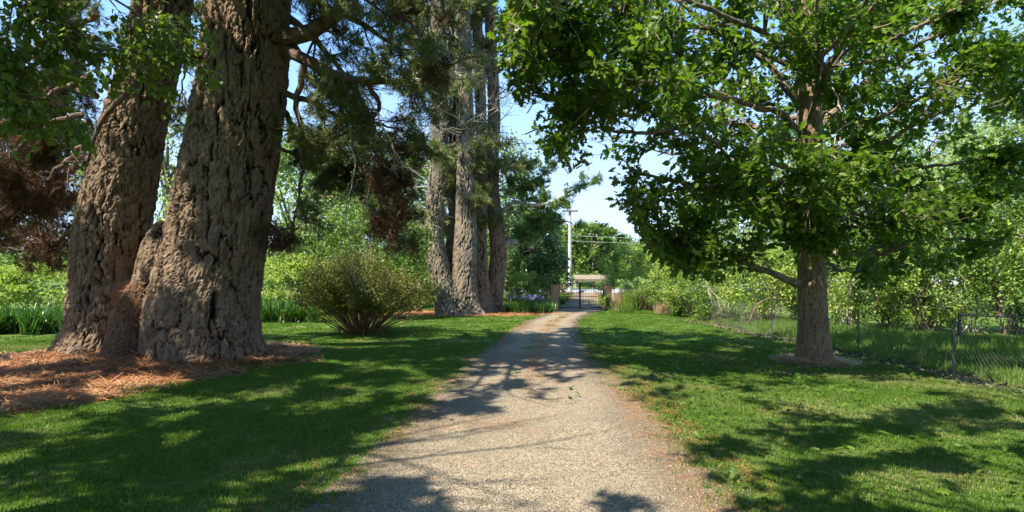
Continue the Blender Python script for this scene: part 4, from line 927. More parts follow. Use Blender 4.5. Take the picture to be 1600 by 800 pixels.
# far woods close the horizon
def far_wood():
    rng = np.random.default_rng(77); n = 17000; a = rng.uniform(-1.25, 1.25, n); d = rng.uniform(105, 190, n); x = np.sin(a) * d * 1.1; y = 60 + np.cos(a) * d * .7
    h = 3.4 + 3.5 * vn2(x, y, .06, 4); k = vn2(x, y, .16, 5) ; z = gz(x, y) + rng.uniform(0, 1, n) ** .6 * h * (.6 + .8 * k)
    pos = np.stack([x, y, z], 1); mb = MB(); place(mb, SIMPLE, pos, rnd_dirs(n, rng), rnd_dirs(n, rng, 1), rng.uniform(1.0, 2.2, n))
    o = mb.obj('far_woodland', M['midleaf'], kind='stuff'); tag(o, 'band of distant woodland closing the horizon beyond the road', 'woodland')
far_wood()

# ================================================================== STRAP-LEAVED PLANTS
def strap_plant(name, label, x, y, h, n, seed, group, flowers=0):
    rng = np.random.default_rng(seed); g0 = float(gz(x, y)); t = empty(name, (x, y, g0), label, 'plant', group)
    def straps(n, mat, hh, nm):
        mb = MB()
        for q in range(n):
            a = rng.uniform(0, 2 * pi); l = hh * rng.uniform(.75, 1.3); u = np.linspace(0, 1, 7); out = rng.uniform(.15, .75); w = rng.uniform(.014, .026)
            r = u * l * out; z = l * (u * 1.05 - out * .75 * u ** 2.4); b = np.array([x + rng.normal() * .13, y + rng.normal() * .13, g0])
            c = b + np.stack([np.cos(a) * r, np.sin(a) * r, np.maximum(z, .01)], 1); sd = np.array([-math.sin(a), math.cos(a), 0]); ww = (w * np.array([.7, 1, 1, 1, .85, .55, .05]))[:, None]
            V = np.vstack([c - sd * ww, c + sd * ww]); k = np.arange(6); mb.add(V, np.stack([k, k + 1, k + 8, k + 7], 1))
        mb.obj(nm, M[mat], t)
    straps(n, 'strap', h, 'leaves'); straps(max(4, n // 9), 'strapdry', h * .5, 'dry_leaves')
    for q in range(flowers):
        a = rng.uniform(0, 2 * pi); hh = h * rng.uniform(1.15, 1.45); b = np.array([x + rng.normal() * .15, y + rng.normal() * .15, g0]); p = curve([b, b + np.array([math.cos(a) * .04, math.sin(a) * .04, hh * .5]), b + np.array([math.cos(a) * .12, math.sin(a) * .12, hh])], 7)
        sm = MB(); sm.tube(p, np.linspace(.008, .006, 7), 5); so_ = sm.obj('flower_stalk', M['strap'], t)
        f = MB(); dd = rnd_dirs(46, rng, .3); pos = p[-1] + dd * rng.uniform(.01, .04, 46)[:, None]
        place(f, OVATE, pos, dd, rnd_dirs(46, rng), rng.uniform(.05, .085, 46))
        fo = f.obj('flower_head', M['flower'], None); fo.parent = so_; fo.location = (0, 0, 0)
    return t
for q in range(10):
    px = -70 + q * 20; d = 16.6 + .35 * ((q * 7) % 3)
    lab = ['behind the frame edge, first of the left row', 'at the left frame edge', 'second from the left frame edge', 'third from the left frame edge', 'in the middle of the left row', 'just right of the middle of the left row', 'three short of the pine stem', 'two short of the pine stem', 'beside the left pine stem', 'half behind the left pine stem'][q]
    strap_plant('agapanthus', 'clump of long strap leaves ' + lab, at(px, d), d, .98, 85, 300 + q, 'strap-leaved clumps beside the big pine')
for q in range(5):
    px = 404 + q * 21; d = 21.4 + .3 * (q % 2)
    lab = ['touching the right side of the big pine', 'second right of the big pine', 'between the big pine and the bronze bush', 'at the left edge of the bronze bush', 'half behind the bronze bush'][q]
    strap_plant('agapanthus', 'clump of strap leaves ' + lab, at(px, d), d, 1.0, 85, 320 + q, 'strap-leaved clumps behind the bronze bush')
for q, (px, d, fl) in enumerate([(796, 28.3, 2), (810, 28.0, 4), (824, 27.6, 3), (838, 27.8, 5), (850, 28.2, 1), (860, 28.6, 0), (830, 29.0, 5)]):
    lab = ['with two violet heads nearest the grey pines', 'with violet heads, second from the grey pines', 'in front of the violet flower bed', 'with most violet heads in the bed', 'with a single violet head near the pillar', 'without flowers in front of the left pillar', 'with violet heads at the back of the bed'][q]
    strap_plant('agapanthus', 'strap-leaved clump ' + lab, at(px, d), d, .62, 70, 340 + q, 'flowering clumps left of the gate', fl)

# ================================================================== ORNAMENTAL GRASSES AND LONG GRASS
def tussock(label, x, y, h, seed, mat='pinkgrass'):
    rng = np.random.default_rng(seed); g0 = float(gz(x, y)); t = empty('grass_tussock', (x, y, g0), label, 'grass tussock', 'tussocks right of the gate'); n = 420
    a = rng.uniform(0, 2 * pi, n); o = rng.uniform(.1, .8, n); fw = np.stack([np.cos(a) * o, np.sin(a) * o, np.ones(n)], 1); pos = np.array([x, y, g0]) + np.stack([rng.normal(size=n) * .2, rng.normal(size=n) * .15, 0 * a], 1)
    mb = MB(); place(mb, T_blade(.014, -.22), pos, fw, np.stack([np.cos(a), np.sin(a), 0 * a], 1), h * rng.uniform(.6, 1.15, n)); mb.obj('blades', M[mat], t, kind='stuff')
for q, (px, d, h, mt, lab) in enumerate([(973, 29.5, 1.1, 'pinkgrass', 'pinkish feathery tussock nearest the right gate pillar'), (986, 28.6, 1.1, 'midleaf', 'dark green tussock among the pinkish ones'),
                                         (1000, 29, 1.2, 'pinkgrass', 'pinkish tussock left of the mounded shrub'), (978, 27.8, .6, 'midleaf', 'low green tussock at the lawn edge'), (1036, 27.5, .6, 'pinkgrass', 'straw-coloured tussock in front of the mounded shrub'),
                                         (1062, 26.2, .6, 'midleaf', 'green tussock near the end of the fence')]):
    tussock(lab, at(px, d), d, h, 400 + q, mt)

# instanced ground cover (each one object of uncountable blades)
def gn_scatter(name, pts, scl, inst, rot_tilt=.25, kind='stuff', label=None, cat=None):
    me = bpy.data.meshes.new(name); me.vertices.add(len(pts)); me.vertices.foreach_set('co', np.asarray(pts, np.float32).ravel())
    a = me.attributes.new('sz', 'FLOAT', 'POINT'); a.data.foreach_set('value', np.asarray(scl, np.float32))
    o = bpy.data.objects.new(name, me); COL.objects.link(o); tag(o, label, cat, None, kind)
    g = bpy.data.node_groups.new(name, 'GeometryNodeTree'); g.interface.new_socket('Geometry', in_out='INPUT', socket_type='NodeSocketGeometry'); g.interface.new_socket('Geometry', in_out='OUTPUT', socket_type='NodeSocketGeometry')
    gi = g.nodes.new('NodeGroupInput'); go = g.nodes.new('NodeGroupOutput'); ip = g.nodes.new('GeometryNodeInstanceOnPoints')
    # the small instanced meshes come in through hidden source objects
    j = g.nodes.new('GeometryNodeJoinGeometry') ; g.nodes.remove(j)
    gi2 = g.nodes.new('GeometryNodeGeometryToInstance')
    for so_ in inst:
        oi = g.nodes.new('GeometryNodeObjectInfo'); oi.inputs['Object'].default_value = so_; oi.inputs['As Instance'].default_value = True
        g.links.new(oi.outputs['Geometry'], gi2.inputs[0])
    rv = g.nodes.new('FunctionNodeRandomValue'); rv.data_type = 'FLOAT_VECTOR'; rv.inputs[0].default_value = (-rot_tilt, -rot_tilt, 0); rv.inputs[1].default_value = (rot_tilt, rot_tilt, 2 * pi)
    at_ = g.nodes.new('GeometryNodeInputNamedAttribute'); at_.data_type = 'FLOAT'; at_.inputs['Name'].default_value = 'sz'
    lk = g.links.new
    lk(gi.outputs[0], ip.inputs['Points']); 
    if len(inst) == 1:
        oi.inputs['As Instance'].default_value = False; lk(oi.outputs['Geometry'], ip.inputs['Instance'])
    else:
        lk(gi2.outputs[0], ip.inputs['Instance']); ip.inputs['Pick Instance'].default_value = True
    lk(rv.outputs[0], ip.inputs['Rotation']); lk(at_.outputs[0], ip.inputs['Scale']); lk(ip.outputs[0], go.inputs[0])
    md = o.modifiers.new('scatter', 'NODES'); md.node_group = g
    return o
SRC = []
def source(mb, name, mat):
    o = bpy.data.objects.new(name, mb.mesh(name, mat)); o['kind'] = 'helper'; SRC.append(o); return o   # never linked: only feeds the scatter
def patch(n, rad, h, w, seed, lean=.5, bend=.35):
    rng = np.random.default_rng(seed); mb = MB(); a = rng.uniform(0, 2 * pi, n); r = rad * np.sqrt(rng.uniform(0, 1, n)); pos = np.stack([np.cos(a) * r, np.sin(a) * r, 0 * a - .004], 1)
    b = rng.uniform(0, 2 * pi, n); l = rng.uniform(.1, lean, n); fw = np.stack([np.cos(b) * l, np.sin(b) * l, np.ones(n)], 1)
    V, F = T_blade(w / h, -bend)
    place(mb, (V, F), pos, fw, np.stack([np.cos(b), np.sin(b), 0 * b], 1), h * rng.uniform(.55, 1.2, n)); return mb
def scatter_xy(n, x0, x1, y0, y1, rng, power=1.0):
    y = y0 + (y1 - y0) * rng.uniform(0, 1, n) ** power; x = rng.uniform(x0, x1, n) ; return x, y
def drive_t(x, y): return np.abs(x - drive_c(y)) / drive_w(y)
rg = np.random.default_rng(900)
g_near = source(patch(52, .13, .026, .004, 1, 1.4), 'grass_patch', M['grass']); g_near2 = source(patch(42, .14, .030, .0045, 2, 1.8), 'grass_patch', M['grass'])
g_dry = source(patch(30, .13, .026, .004, 3, 1.9), 'dry_patch', M['grassdry']); g_far = source(patch(34, .22, .040, .008, 4, 1.0), 'grass_patch', M['grass'])
g_long = source(patch(26, .22, .24, .011, 5, .6, .4), 'long_grass_patch', M['longgrass'])
def lawn_pts(n, y0, y1, margin, seed):
    rng = np.random.default_rng(seed); y = y0 + (y1 - y0) * rng.uniform(0, 1, n) ** .75; x = rng.uniform(-1, 1, n) * (y * .95 + margin)
    e = drive_t(x, y) + .22 * (vn2(x, y, 1.5, 30) - .5); m = mulch_at(x, y)
    fill = sstep(11, 16, y) * np.exp(-((x - drive_c(y) + .05) / .25) ** 2) * .35
    keep = ((e > 1.0) | (rng.uniform(size=n) < np.clip((e - .74) / .26, 0, 1) ** 2) | (rng.uniform(size=n) < fill * (vn2(x, y, 1.1, 33) > .5))) & (rng.uniform(size=n) > m * .97)
    keep &= (x < 8.0 + .25 * (vn2(x, y, 1, 3) - .5)) & (np.hypot(x - OX, y - OY) > .55)
    keep &= ~((y > 15.3) & (x < -13.6 + (y - 15.3) * .0)) | (y < 15.9)
    return x[keep], y[keep]
x, y = lawn_pts(30000, 3.2, 14.5, .6, 1); z = gz(x, y)
dr = (vn2(x, y, .9, 61) + .25 * (rg.uniform(size=len(x)) - .5)) > .60
s = rg.uniform(.75, 1.25, len(x))
h1 = ~dr & (rg.uniform(size=len(x)) < .6); h2 = ~dr & ~h1
gn_scatter('lawn_grass', np.stack([x, y, z], 1)[h1], s[h1], [g_near], .12, label='short green blades of the mown lawn', cat='grass')
gn_scatter('lawn_grass', np.stack([x, y, z], 1)[h2], s[h2], [g_near2], .12, label='trampled green blades of the mown lawn', cat='grass')
gn_scatter('dry_lawn_grass', np.stack([x, y, z], 1)[dr], s[dr], [g_dry], .12, label='straw-coloured patches in the mown lawn', cat='grass')
x, y = lawn_pts(17000, 14.3, 33, .5, 2); k = ~((y > 30) & (np.abs(x - 3.9) < 1.6)); x, y = x[k], y[k]
gn_scatter('far_lawn_grass', np.stack([x, y, gz(x, y)], 1), rg.uniform(.7, 1.2, len(x)), [g_far], .1, label='lawn grass towards the gate', cat='grass')
x = rg.uniform(8.15, 19, 9000); y = rg.uniform(6, 27, 9000); k = (x < y * .99) & (x < 11.5 + 5.0 * sstep(20, 8, y)); x, y = x[k], y[k]
gn_scatter('long_grass', np.stack([x, y, gz(x, y) - .02], 1), rg.uniform(.5, 1.15, len(x)) * (.55 + .6 * vn2(x, y, .8, 7)), [g_long], .15, label='long sunlit grass behind the wire fence', cat='grass')
x = np.concatenate([rg.uniform(5, 8.6, 1500), rg.uniform(-14, 2.2, 500)]); y = np.concatenate([rg.uniform(27.5, 33, 1500), rg.uniform(30, 31, 500)]); k = np.abs(x - drive_c(y)) > 1.9; x, y = x[k], y[k]
gn_scatter('bed_edge_grass', np.stack([x, y, gz(x, y) - .02], 1), rg.uniform(.4, .8, len(x)), [g_long], .2, label='rough grass along the shrub beds by the gate', cat='grass')
x = rg.uniform(-12, 26, 9000); y = rg.uniform(34.5, 46.3, 9000); k = drive_t(x, y) > 1.0; x, y = x[k], y[k]
gn_scatter('verge_grass', np.stack([x, y, gz(x, y) - .02], 1), rg.uniform(.5, 1.0, len(x)), [g_long], .2, label='roadside grass outside the gate', cat='grass')

# fallen needles: bundles of crossed needles
def needle_bundle(n, rad, l, w, seed):
    rng = np.random.default_rng(seed); mb = MB(); a = rng.uniform(0, 2 * pi, n); r = rad * np.sqrt(rng.uniform(0, 1, n)); pos = np.stack([np.cos(a) * r, np.sin(a) * r, rng.uniform(.002, .02, n)], 1)
    b = rng.uniform(0, 2 * pi, n); fw = np.stack([np.cos(b), np.sin(b), rng.normal(size=n) * .12], 1)
    V = np.array([(-w, 0, 0), (w, 0, 0), (w * .6, 1, 0.03), (-w * .6, 1, 0.03)]); place(mb, (V, np.array([(0, 1, 2, 3)])), pos, fw, np.tile([0, 0, 1.], (n, 1)), l * rng.uniform(.6, 1.2, n)); return mb
nb = source(needle_bundle(26, .15, .20, .024, 1), 'needle_bundle', M['litter']); nb2 = source(needle_bundle(18, .15, .19, .024, 2), 'straw_bundle', M['straw'])
x = rg.uniform(-12.5, -1.6, 16000); y = rg.uniform(6, 15, 16000); k = rg.uniform(size=16000) < mulch_at(x, y) * 1.0 + .0008; x, y = x[k], y[k]
h = rg.uniform(size=len(x)) < .74; pts = np.stack([x, y, gz(x, y) + .004], 1); s = rg.uniform(.7, 1.3, len(x))
gn_scatter('fallen_needles', pts[h], s[h], [nb], .2, label='orange-brown fallen pine needles round the big pine', cat='needle litter')
gn_scatter('bleached_needles', pts[~h], s[~h], [nb2], .2, label='bleached straw-coloured needles round the big pine', cat='needle litter')
x = rg.uniform(-8, 4, 5000); y = rg.uniform(24, 31, 5000); k = rg.uniform(size=5000) < mulch_at(x, y) * .35; x, y = x[k], y[k]
gn_scatter('fallen_needles', np.stack([x, y, gz(x, y) + .01], 1), rg.uniform(.6, 1.1, len(x)), [nb], .2, label='orange-brown needles under the grey pines', cat='needle litter')
# litter on the drive: along the right edge and the crown of the track
y = rg.uniform(3.2, 24, 30000) ; x = drive_c(y) + rg.uniform(-1.2, 1.25, 30000) * drive_w(y)
k = rg.uniform(size=30000) < dmulch(x, y) ** 2 * .6 * sstep(.3, .62, vn2(x, y, 1.4, 91)) ; x, y = x[k], y[k]
nb3 = source(needle_bundle(9, .10, .07, .018, 3), 'needle_bundle', M['litter'])
gn_scatter('drive_needle_litter', np.stack([x, y, gz(x, y) + .008], 1), rg.uniform(.5, 1.2, len(x)), [nb3], .1, label='orange pine needles blown along the gravel', cat='needle litter')
# the heap of needles in the crotch of the twin pine
pts = []
for q in range(900):
    u = rg.uniform(0, 1); c = P(np.interp(u, [0, .5, 1], [215, 208, 212]) + rg.normal() * (20 - 11 * u), np.interp(u, [0, 1], [588, 455]), 10.02 + .22 * u + rg.normal() * .03); pts.append(c)
pts = np.array(pts); hs = MB()
g_ = [(*P(208, 604, 10.0), .66), (*P(206, 565, 10.1), .50), (*P(208, 510, 10.2), .37), (*P(214, 462, 10.3), .24), (*P(216, 436, 10.4), .06)]
gr_ = empty('needle_heap', tuple(P(212, 590, 10.2)), 'orange heap of dead needles wedged between the two big stems', 'needle heap')
trunk(g_, 60, 60, .03, .06, .06, 3, 'core', M['needle_dead'], gr_, ribs=.05, lumps=.25)
V = np.array([(-.011, 0, 0), (.011, 0, 0), (0, 1, 0.08)]); mb = MB(); n = 5000; u = rg.uniform(0, 1, n)
c = curve([np.array(q) for q in g_], 40); i = (u * 38).astype(int); a = rg.uniform(0, 2 * pi, n); rr = c[i, 3] * rg.uniform(.95, 1.12, n)
pos = c[i, :3] + np.stack([np.cos(a) * rr, np.sin(a) * rr, rg.normal(size=n) * .03], 1)
fw = norm(rg.normal(size=(n, 3)) * np.array([.8, .8, .8]) + np.array([0, 0, -.6])); place(mb, (V, np.array([(0, 1, 2)])), pos, fw, np.stack([np.cos(a), np.sin(a), 0 * a], 1), rg.uniform(.1, .22, n))
mb.obj('loose_needles', plain_mat('heap_needle', (.22, .09, .035), (.46, .23, .11), 3, rnd='island'), gr_, kind='stuff')
# straw ring round the oak foot
n = 1500; a = rg.uniform(0, 2 * pi, n); r = .38 + np.abs(rg.normal(size=n)) * .15
gn_scatter('oak_straw_ring', np.stack([OX + np.cos(a) * r, OY + np.sin(a) * r, gz(OX + np.cos(a) * r, OY + np.sin(a) * r) + .01], 1), rg.uniform(.5, 1, n), [nb2], .3, label='ring of dry straw round the foot of the oak', cat='straw')
# pebbles
pm = MB(); u = np.array([(0, 0, 1), (1, 0, 0), (0, 1, 0), (-1, 0, 0), (0, -1, 0), (0, 0, -1)], float) * np.array([1, .8, .6]) + rg.normal(size=(6, 3)) * .12
pm.add(u, [(0, 1, 2), (0, 2, 3), (0, 3, 4), (0, 4, 1), (5, 2, 1), (5, 3, 2), (5, 4, 3), (5, 1, 4)]); pe = source(pm, 'pebble', M['pebble'])
n = 70000; y = 3.2 + 9.5 * rg.uniform(0, 1, n) ** 1.3; t_ = rg.uniform(-1.12, 1.12, n); x = drive_c(y) + t_ * drive_w(y); k = (np.abs(t_) < .95) | (rg.uniform(size=n) < .5); x, y = x[k], y[k]
gn_scatter('gravel', np.stack([x, y, gz(x, y) + .007], 1), .0035 + .006 * rg.uniform(0, 1, len(x)) ** 2.2, [pe], 1.0, label='loose gravel on the drive', cat='gravel')
# leaf litter along the fence and over the right lawn
n = 4200; y = rg.uniform(7.5, 24, n); x = 7.95 + rg.normal(size=n) * .42 + .15 * np.sin(y); pos = np.stack([x, y, gz(x, y) + rg.uniform(.01, .035, n)], 1)
mb = MB(); place(mb, OVATE, pos, rnd_dirs(n, rg) * np.array([1, 1, .2]), norm(rg.normal(size=(n, 3)) * .5 + np.array([0, 0, 1])), rg.uniform(.04, .09, n)); o = mb.obj('leaf_litter', M['greyleaf'], kind='stuff'); tag(o, 'strip of grey dead leaves along the fence foot', 'leaf litter')
n = 2600; y = 4.0 + 14 * rg.uniform(0, 1, n) ** 1.1; x = rg.uniform(1.7, 9.5, n); k = vn2(x, y, .8, 44) + .12 * (x / 8) > .46; x, y = x[k], y[k]; n = len(x)
pos = np.stack([x, y, gz(x, y) + .035], 1); mb = MB(); place(mb, OAK, pos, rnd_dirs(n, rg) * np.array([1, 1, .3]), norm(rg.normal(size=(n, 3)) * .45 + np.array([0, 0, 1])), rg.uniform(.06, .12, n))
o = mb.obj('blown_leaves', M['oakleaf'], kind='stuff'); tag(o, 'green oak leaves blown down over the right lawn', 'leaf litter')

# fallen sprigs on the drive and lawn
def sprig(label, px, py, seed, n=14, mat='midleaf', r=.10):
    rng = np.random.default_rng(seed); d = 860 * 1.6 / (py - 440); x = at(px, d); g0 = float(gz(x, d)); t = empty('leafy_sprig', (x, d, g0), label, 'fallen sprig', 'sprigs fallen on the drive')
    a = rng.uniform(0, 2 * pi); p = curve([(x - math.cos(a) * r, d - math.sin(a) * r, g0 + .015), (x, d, g0 + .03), (x + math.cos(a) * r, d + math.sin(a) * r, g0 + .02)], 8)
    sb = MB(); sb.tube(p, np.linspace(.004, .002, 8), 5); sb.obj('stem', M['twig'], t)
    f = MB(); i = rng.integers(1, 8, n); b = rng.uniform(0, 2 * pi, n); f0 = MB(); V, F = OAK; f0.add(V, F); me = f0.mesh('leaf', M[mat])
    for q in range(n):
        o = bpy.data.objects.new('leaf', me); o.parent = t; o.location = Vector(p[i[q]]) - Vector(t.location); s_ = rng.uniform(.05, .10); o.scale = (s_, s_, s_); o.rotation_euler = (rng.normal() * .4 + .15, rng.normal() * .4, b[q]); COL.objects.link(o)
sprig('pale green sprig in the middle of the drive, farthest of the fallen ones', 803, 583, 1, 10)
sprig('bright green sprig on the drive right of centre', 893, 608, 2, 9)
sprig('small green sprig just below the bright one on the drive', 896, 621, 3, 8)
sprig('green leaf cluster at the right edge of the drive', 972, 611, 4, 14)
sprig('lone faded sprig near the left side of the drive', 683, 645, 5, 4, 'strapdry', .05)

# ================================================================== FENCE
def build_fence():
    rng = np.random.default_rng(5); pts = [(7.95, 5.2), (7.6, 7.3), (7.38, 9.2), (8.12, 12.9), (7.65, 16.2), (7.6, 18.3), (8.15, 21.8), (8.7, 25.0)]
    t = empty('wire_fence', (7.4, 9.2, 0), 'sagging chain-link fence on thin steel posts right of the oak', 'fence')
    for q, (x, y) in enumerate(pts):
        g0 = float(gz(x, y)); h = 1.05; mb = MB(); lean = rng.normal(size=2) * .02
        c = np.array([(x, y, g0 - .25), (x + lean[0], y + lean[1], g0 + h)])
        for dx, dy, w, dp in ((0, 0, .05, .008), (0, .016, .008, .034)):       # a T-section picket
            V = []
            for e in c:
                for sx, sy in ((-1, -1), (1, -1), (1, 1), (-1, 1)): V.append((e[0] + dx + sx * w / 2, e[1] + dy + sy * dp / 2 + (.002 if dp > .01 else 0), e[2]))
            mb.add(V, [(0, 1, 5, 4), (1, 2, 6, 5), (2, 3, 7, 6), (3, 0, 4, 7), (4, 5, 6, 7), (3, 2, 1, 0)])
        mb.obj('post', M['steel'], t)
    for zf in (1.0, .55, .12):
        mb = MB(); l = []
        for (x0, y0), (x1, y1) in zip(pts[:-1], pts[1:]):
            for u in np.linspace(0, 1, 9)[:-1]:
                x = x0 + (x1 - x0) * u; y = y0 + (y1 - y0) * u; l.append((x - .03, y, float(gz(x, y)) + zf - .07 * math.sin(pi * u)))
        mb.tube(np.array(l), .0022, 4); mb.obj('wire', M['wire'], t)
    mb = MB()
    for (x0, y0), (x1, y1) in zip(pts[:-1], pts[1:]):
        ln = math.hypot(x1 - x0, y1 - y0); n = int(ln / .085); fall = (y0 < 9)
        sag = .45 if fall else .12
        for q in range(-11, n):
            for s in (1, -1):
                seg = []
                for k in range(12):
                    v = k / 11; u = (q + (v * 11 if s > 0 else (1 - v) * 11)) / n
                    if u < 0 or u > 1:
                        if len(seg) > 1: break
                        continue
                    x = x0 + (x1 - x0) * u; y = y0 + (y1 - y0) * u; dip = sag * math.sin(pi * u)
                    seg.append((x - .035 - (dip * .8 * (1 - v) if fall else 0), y, float(gz(x, y)) + .04 + v * (.94 - dip)))
                if len(seg) > 1: mb.tube(np.array(seg)[[0, len(seg) // 2, -1]] if len(seg) > 2 else np.array(seg), .0011, 3, cap=False)
    mb.obj('chain_mesh', M['wire'], t, kind='stuff')
    # the second run of wire along the thicket
    t2 = empty('rear_fence', (11.6, 12.5, 0), 'low dark rail and netting against the thicket at the right edge', 'fence'); y0, y1, x0, x1 = 14.6, 13.2, 11.9, 15.0
    mb = MB(); l = np.array([(x0, y0, gz(x0, y0) + .72), ((x0 + x1) / 2, (y0 + y1) / 2, gz(x0, y0) + .69), (x1, y1, gz(x1, y1) + .72)]); mb.tube(curve(l, 10), .02, 6); mb.obj('rail', M['steel'], t2)
    for u in (0, .5, 1):
        mb = MB(); x = x0 + (x1 - x0) * u; y = y0 + (y1 - y0) * u; mb.box((x, y + .04, gz(x, y) + .33), (.05, .05, .9)); mb.obj('post', M['steel'], t2)
    mb = MB(); n = 34
    for q in range(-7, n):
        for s in (1, -1):
            u0, u1 = q / n, (q + 7) / n
            if s < 0: u0, u1 = u1, u0
            if min(u0, u1) < 0 or max(u0, u1) > 1: continue
            mb.tube(np.array([(x0 + (x1 - x0) * u0, y0 + (y1 - y0) * u0, gz(x0, y0) + .05), (x0 + (x1 - x0) * u1, y0 + (y1 - y0) * u1, gz(x0, y0) + .66)]), .0014, 3, cap=False)
    mb.obj('netting', M['wire'], t2, kind='stuff')
build_fence()
# fallen curved branch in the long grass
mb = MB(); p = curve([P(1170, 505, 17.5), P(1182, 478, 17.6), P(1200, 467, 17.8), P(1230, 470, 18)], 16); mb.tube(p, np.linspace(.04, .015, 16), 8); o = mb.obj('fallen_branch', M['pinelimb']); tag(o, 'arched bare branch leaning in the long grass behind the fence', 'branch')

# ================================================================== GATE, PILLARS, POLE, SHELTER
GY = 31.2
def gxz(px, py, d=GY): return at(px, d), 1.6 + (440 - py) / 860 * d
def build_gate():
    g0 = float(gz(3.9, GY)); zb = g0 + .09
    for px0, px1, lab, fl in ((872.5, 905.3, 'left leaf of the black iron double gate', 1), (906.9, 942.5, 'right leaf of the black iron double gate', -1)):
        x0, x1 = at(px0, GY), at(px1, GY); t = empty('iron_gate', ((x0 + x1) / 2, GY, g0), lab, 'gate', 'leaves of the double gate')
        n = 13; xs_ = np.linspace(x0, x1, n + 2)
        def top(x):
            u = (x - x0) / (x1 - x0); u = u if fl > 0 else 1 - u; return g0 + 1.12 + .40 * float(sstep(.05, .85, u))
        f = MB()
        for xx, w in ((x0, .05), (x1, .05)): f.box((xx, GY, (zb + top(xx)) / 2), (w, .05, top(xx) - zb))
        f.box(((x0 + x1) / 2, GY, zb + .03), (x1 - x0 - .052, .044, .05)); f.box(((x0 + x1) / 2, GY, zb + .66), (x1 - x0 - .052, .044, .035))
        l = np.array([(x, GY, top(x)) for x in np.linspace(x0, x1, 20)]); f.tube(l, .026, 6); f.obj('frame', M['iron'], t)
        me = None
        for q in range(1, n + 1):
            x = xs_[q]; b = MB(); h = top(x) + .10 - zb - .05; b.box((0, 0, h / 2), (.014, .014, h))
            b.add(np.array([(-.02, -.02, h), (.02, -.02, h), (.02, .02, h), (-.02, .02, h), (0, 0, h + .08)]), [(0, 1, 4), (1, 2, 4), (2, 3, 4), (3, 0, 4)])
            o = bpy.data.objects.new('bar', b.mesh('bar', M['iron'])); o.parent = t; o.location = (x - t.location.x, 0, zb + .05 - t.location.z); COL.objects.link(o)
    for px, w, lab in ((866.5, .44, 'brown brick gate pillar left of the gate'), (949, .44, 'sunlit brick gate pillar right of the gate, half behind a shrub')):
        x = at(px, GY); t = empty('gate_pillar', (x, GY + .05, g0), lab, 'gate pillar', 'pillars of the drive gate'); mb = MB(); mb.box((x, GY + .05, g0 + .65), (w, .44, 1.5)); mb.obj('shaft', M['brick'], t)
        mb = MB(); mb.box((x, GY + .05, g0 + 1.435), (w + .06, .50, .065)); o = mb.obj('cap', M['concrete'], t)
        m = o.modifiers.new('b', 'BEVEL'); m.width = .01
build_gate()
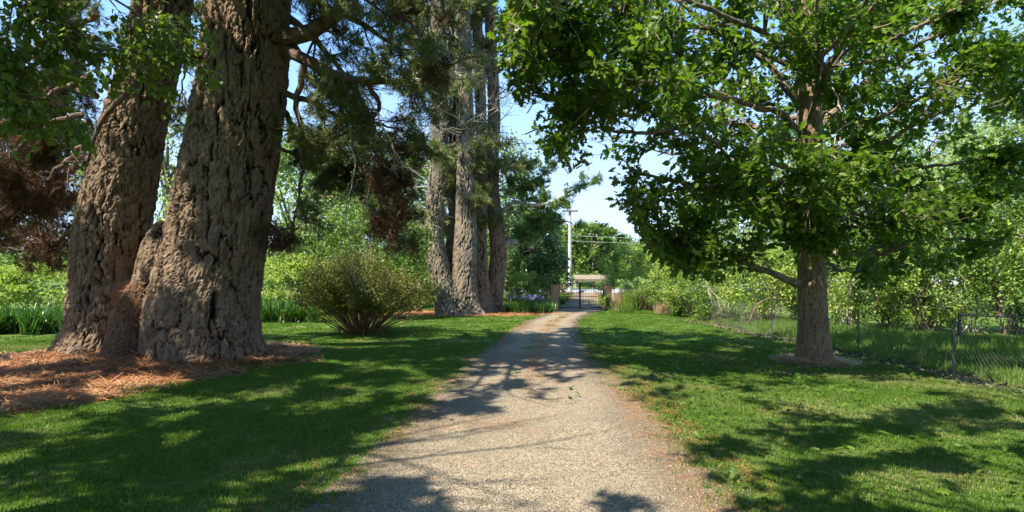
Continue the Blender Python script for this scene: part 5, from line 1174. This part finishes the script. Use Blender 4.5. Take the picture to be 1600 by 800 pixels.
def build_far():
    d = 46.0; x, z = at(890.5, d), 0; g0 = float(gz(x, d)); t = empty('utility_pole', (x, d, g0), 'pale concrete utility pole rising beyond the left gate leaf', 'utility pole')
    mb = MB(); mb.tube(np.array([(x, d, g0 - .3), (x, d, g0 + 4), (x, d, g0 + 7.1)]), np.array([.16, .14, .11]), 14); mb.obj('shaft', M['pole'], t)
    mb = MB(); mb.box((x, d - .18, g0 + 6.85), (1.3, .10, .12)); mb.obj('crossarm', M['twig'], t)
    for s in (-.55, -.25, .25, .55):
        mb = MB(); zz = np.linspace(0, .16, 6); mb.tube(np.stack([x + s + 0 * zz, d - .18 + 0 * zz, g0 + 6.91 + zz], 1), np.array([.02, .05, .03, .05, .03, .015]), 8); mb.obj('insulator', M['pole'], t)
    mb = MB(); mb.tube(np.stack([x + 0 * zz, d - .2 - 0 * zz, g0 + 1.6 + zz * 4], 1), .02, 6); mb.obj('conduit', M['steel'], t)
    for q, (py, py2) in enumerate(((368.5, 371), (376.5, 377))):
        t2 = MB(); u = np.linspace(0, 1, 24); a = np.array([x, d - .2, 1.6 + (440 - py) / 860 * d]); b = np.array([x + 34, d + 3, 1.6 + (440 - py) / 860 * d + 1.0]); p = a + (b - a) * u[:, None]; p[:, 2] -= .7 * np.sin(pi * u)
        t2.tube(p, .012, 5); o = t2.obj('overhead_cable', M['pole']); tag(o, ['upper', 'lower'][q] + ' pale cable running right from the utility pole', 'cable', 'cables on the utility pole')
    # roofed shelter across the road
    d = 60.; x0, x1 = at(897, d), at(953, d); g0 = float(gz((x0 + x1) / 2, d)); zt = 1.6 + (440 - 431) / 860 * d
    t = empty('roadside_shelter', ((x0 + x1) / 2, d, g0), 'low open shelter with a weathered flat roof across the road', 'shelter')
    mb = MB(); V = np.array([(x0, d - .8, zt - .35), (x1, d - .8, zt - .35), (x1, d + 1.2, zt + .12), (x0, d + 1.2, zt + .12)]); mb.add(np.vstack([V, V - np.array([0, 0, .08])]), [(0, 1, 2, 3), (7, 6, 5, 4), (0, 4, 5, 1), (1, 5, 6, 2), (2, 6, 7, 3), (3, 7, 4, 0)]); mb.obj('roof', M['concrete'], t)
    mb = MB(); mb.box(((x0 + x1) / 2, d - .83, zt - .50), (x1 - x0 + .05, .05, .22)); mb.obj('fascia', M['twig'], t)
    for xx, yy in ((x0 + .12, d - .68), (x1 - .12, d - .68), (x0 + .12, d + 1.0), (x1 - .12, d + 1.0)):
        mb = MB(); h = zt - .40 - g0; mb.box((xx, yy, g0 + h / 2 - .1), (.13, .13, h)); mb.obj('post', M['deadwood'], t)
    leafy('shrub', 'leafy shrub growing under the roadside shelter', 'shrub', (x0 + x1) / 2 + .3, d + 3.2, 2.4, .8, 1.5, 2500, .16, 'midleaf', 210, None)
    leafy('shrub', 'small pink-flowering shrub beyond the left gate leaf', 'shrub', at(881, 44), 44, .7, .5, .9, 900, .10, 'pinkgrass', 211, None)
    leafy('shrub', 'low green shrub beyond the left gate leaf', 'shrub', at(878, 38), 38, .3, .4, .3, 400, .10, 'midleaf', 212, None)
build_far()
print('tris', sum(len(o.data.polygons) for o in bpy.data.objects if o.type == 'MESH'), len(bpy.data.objects))
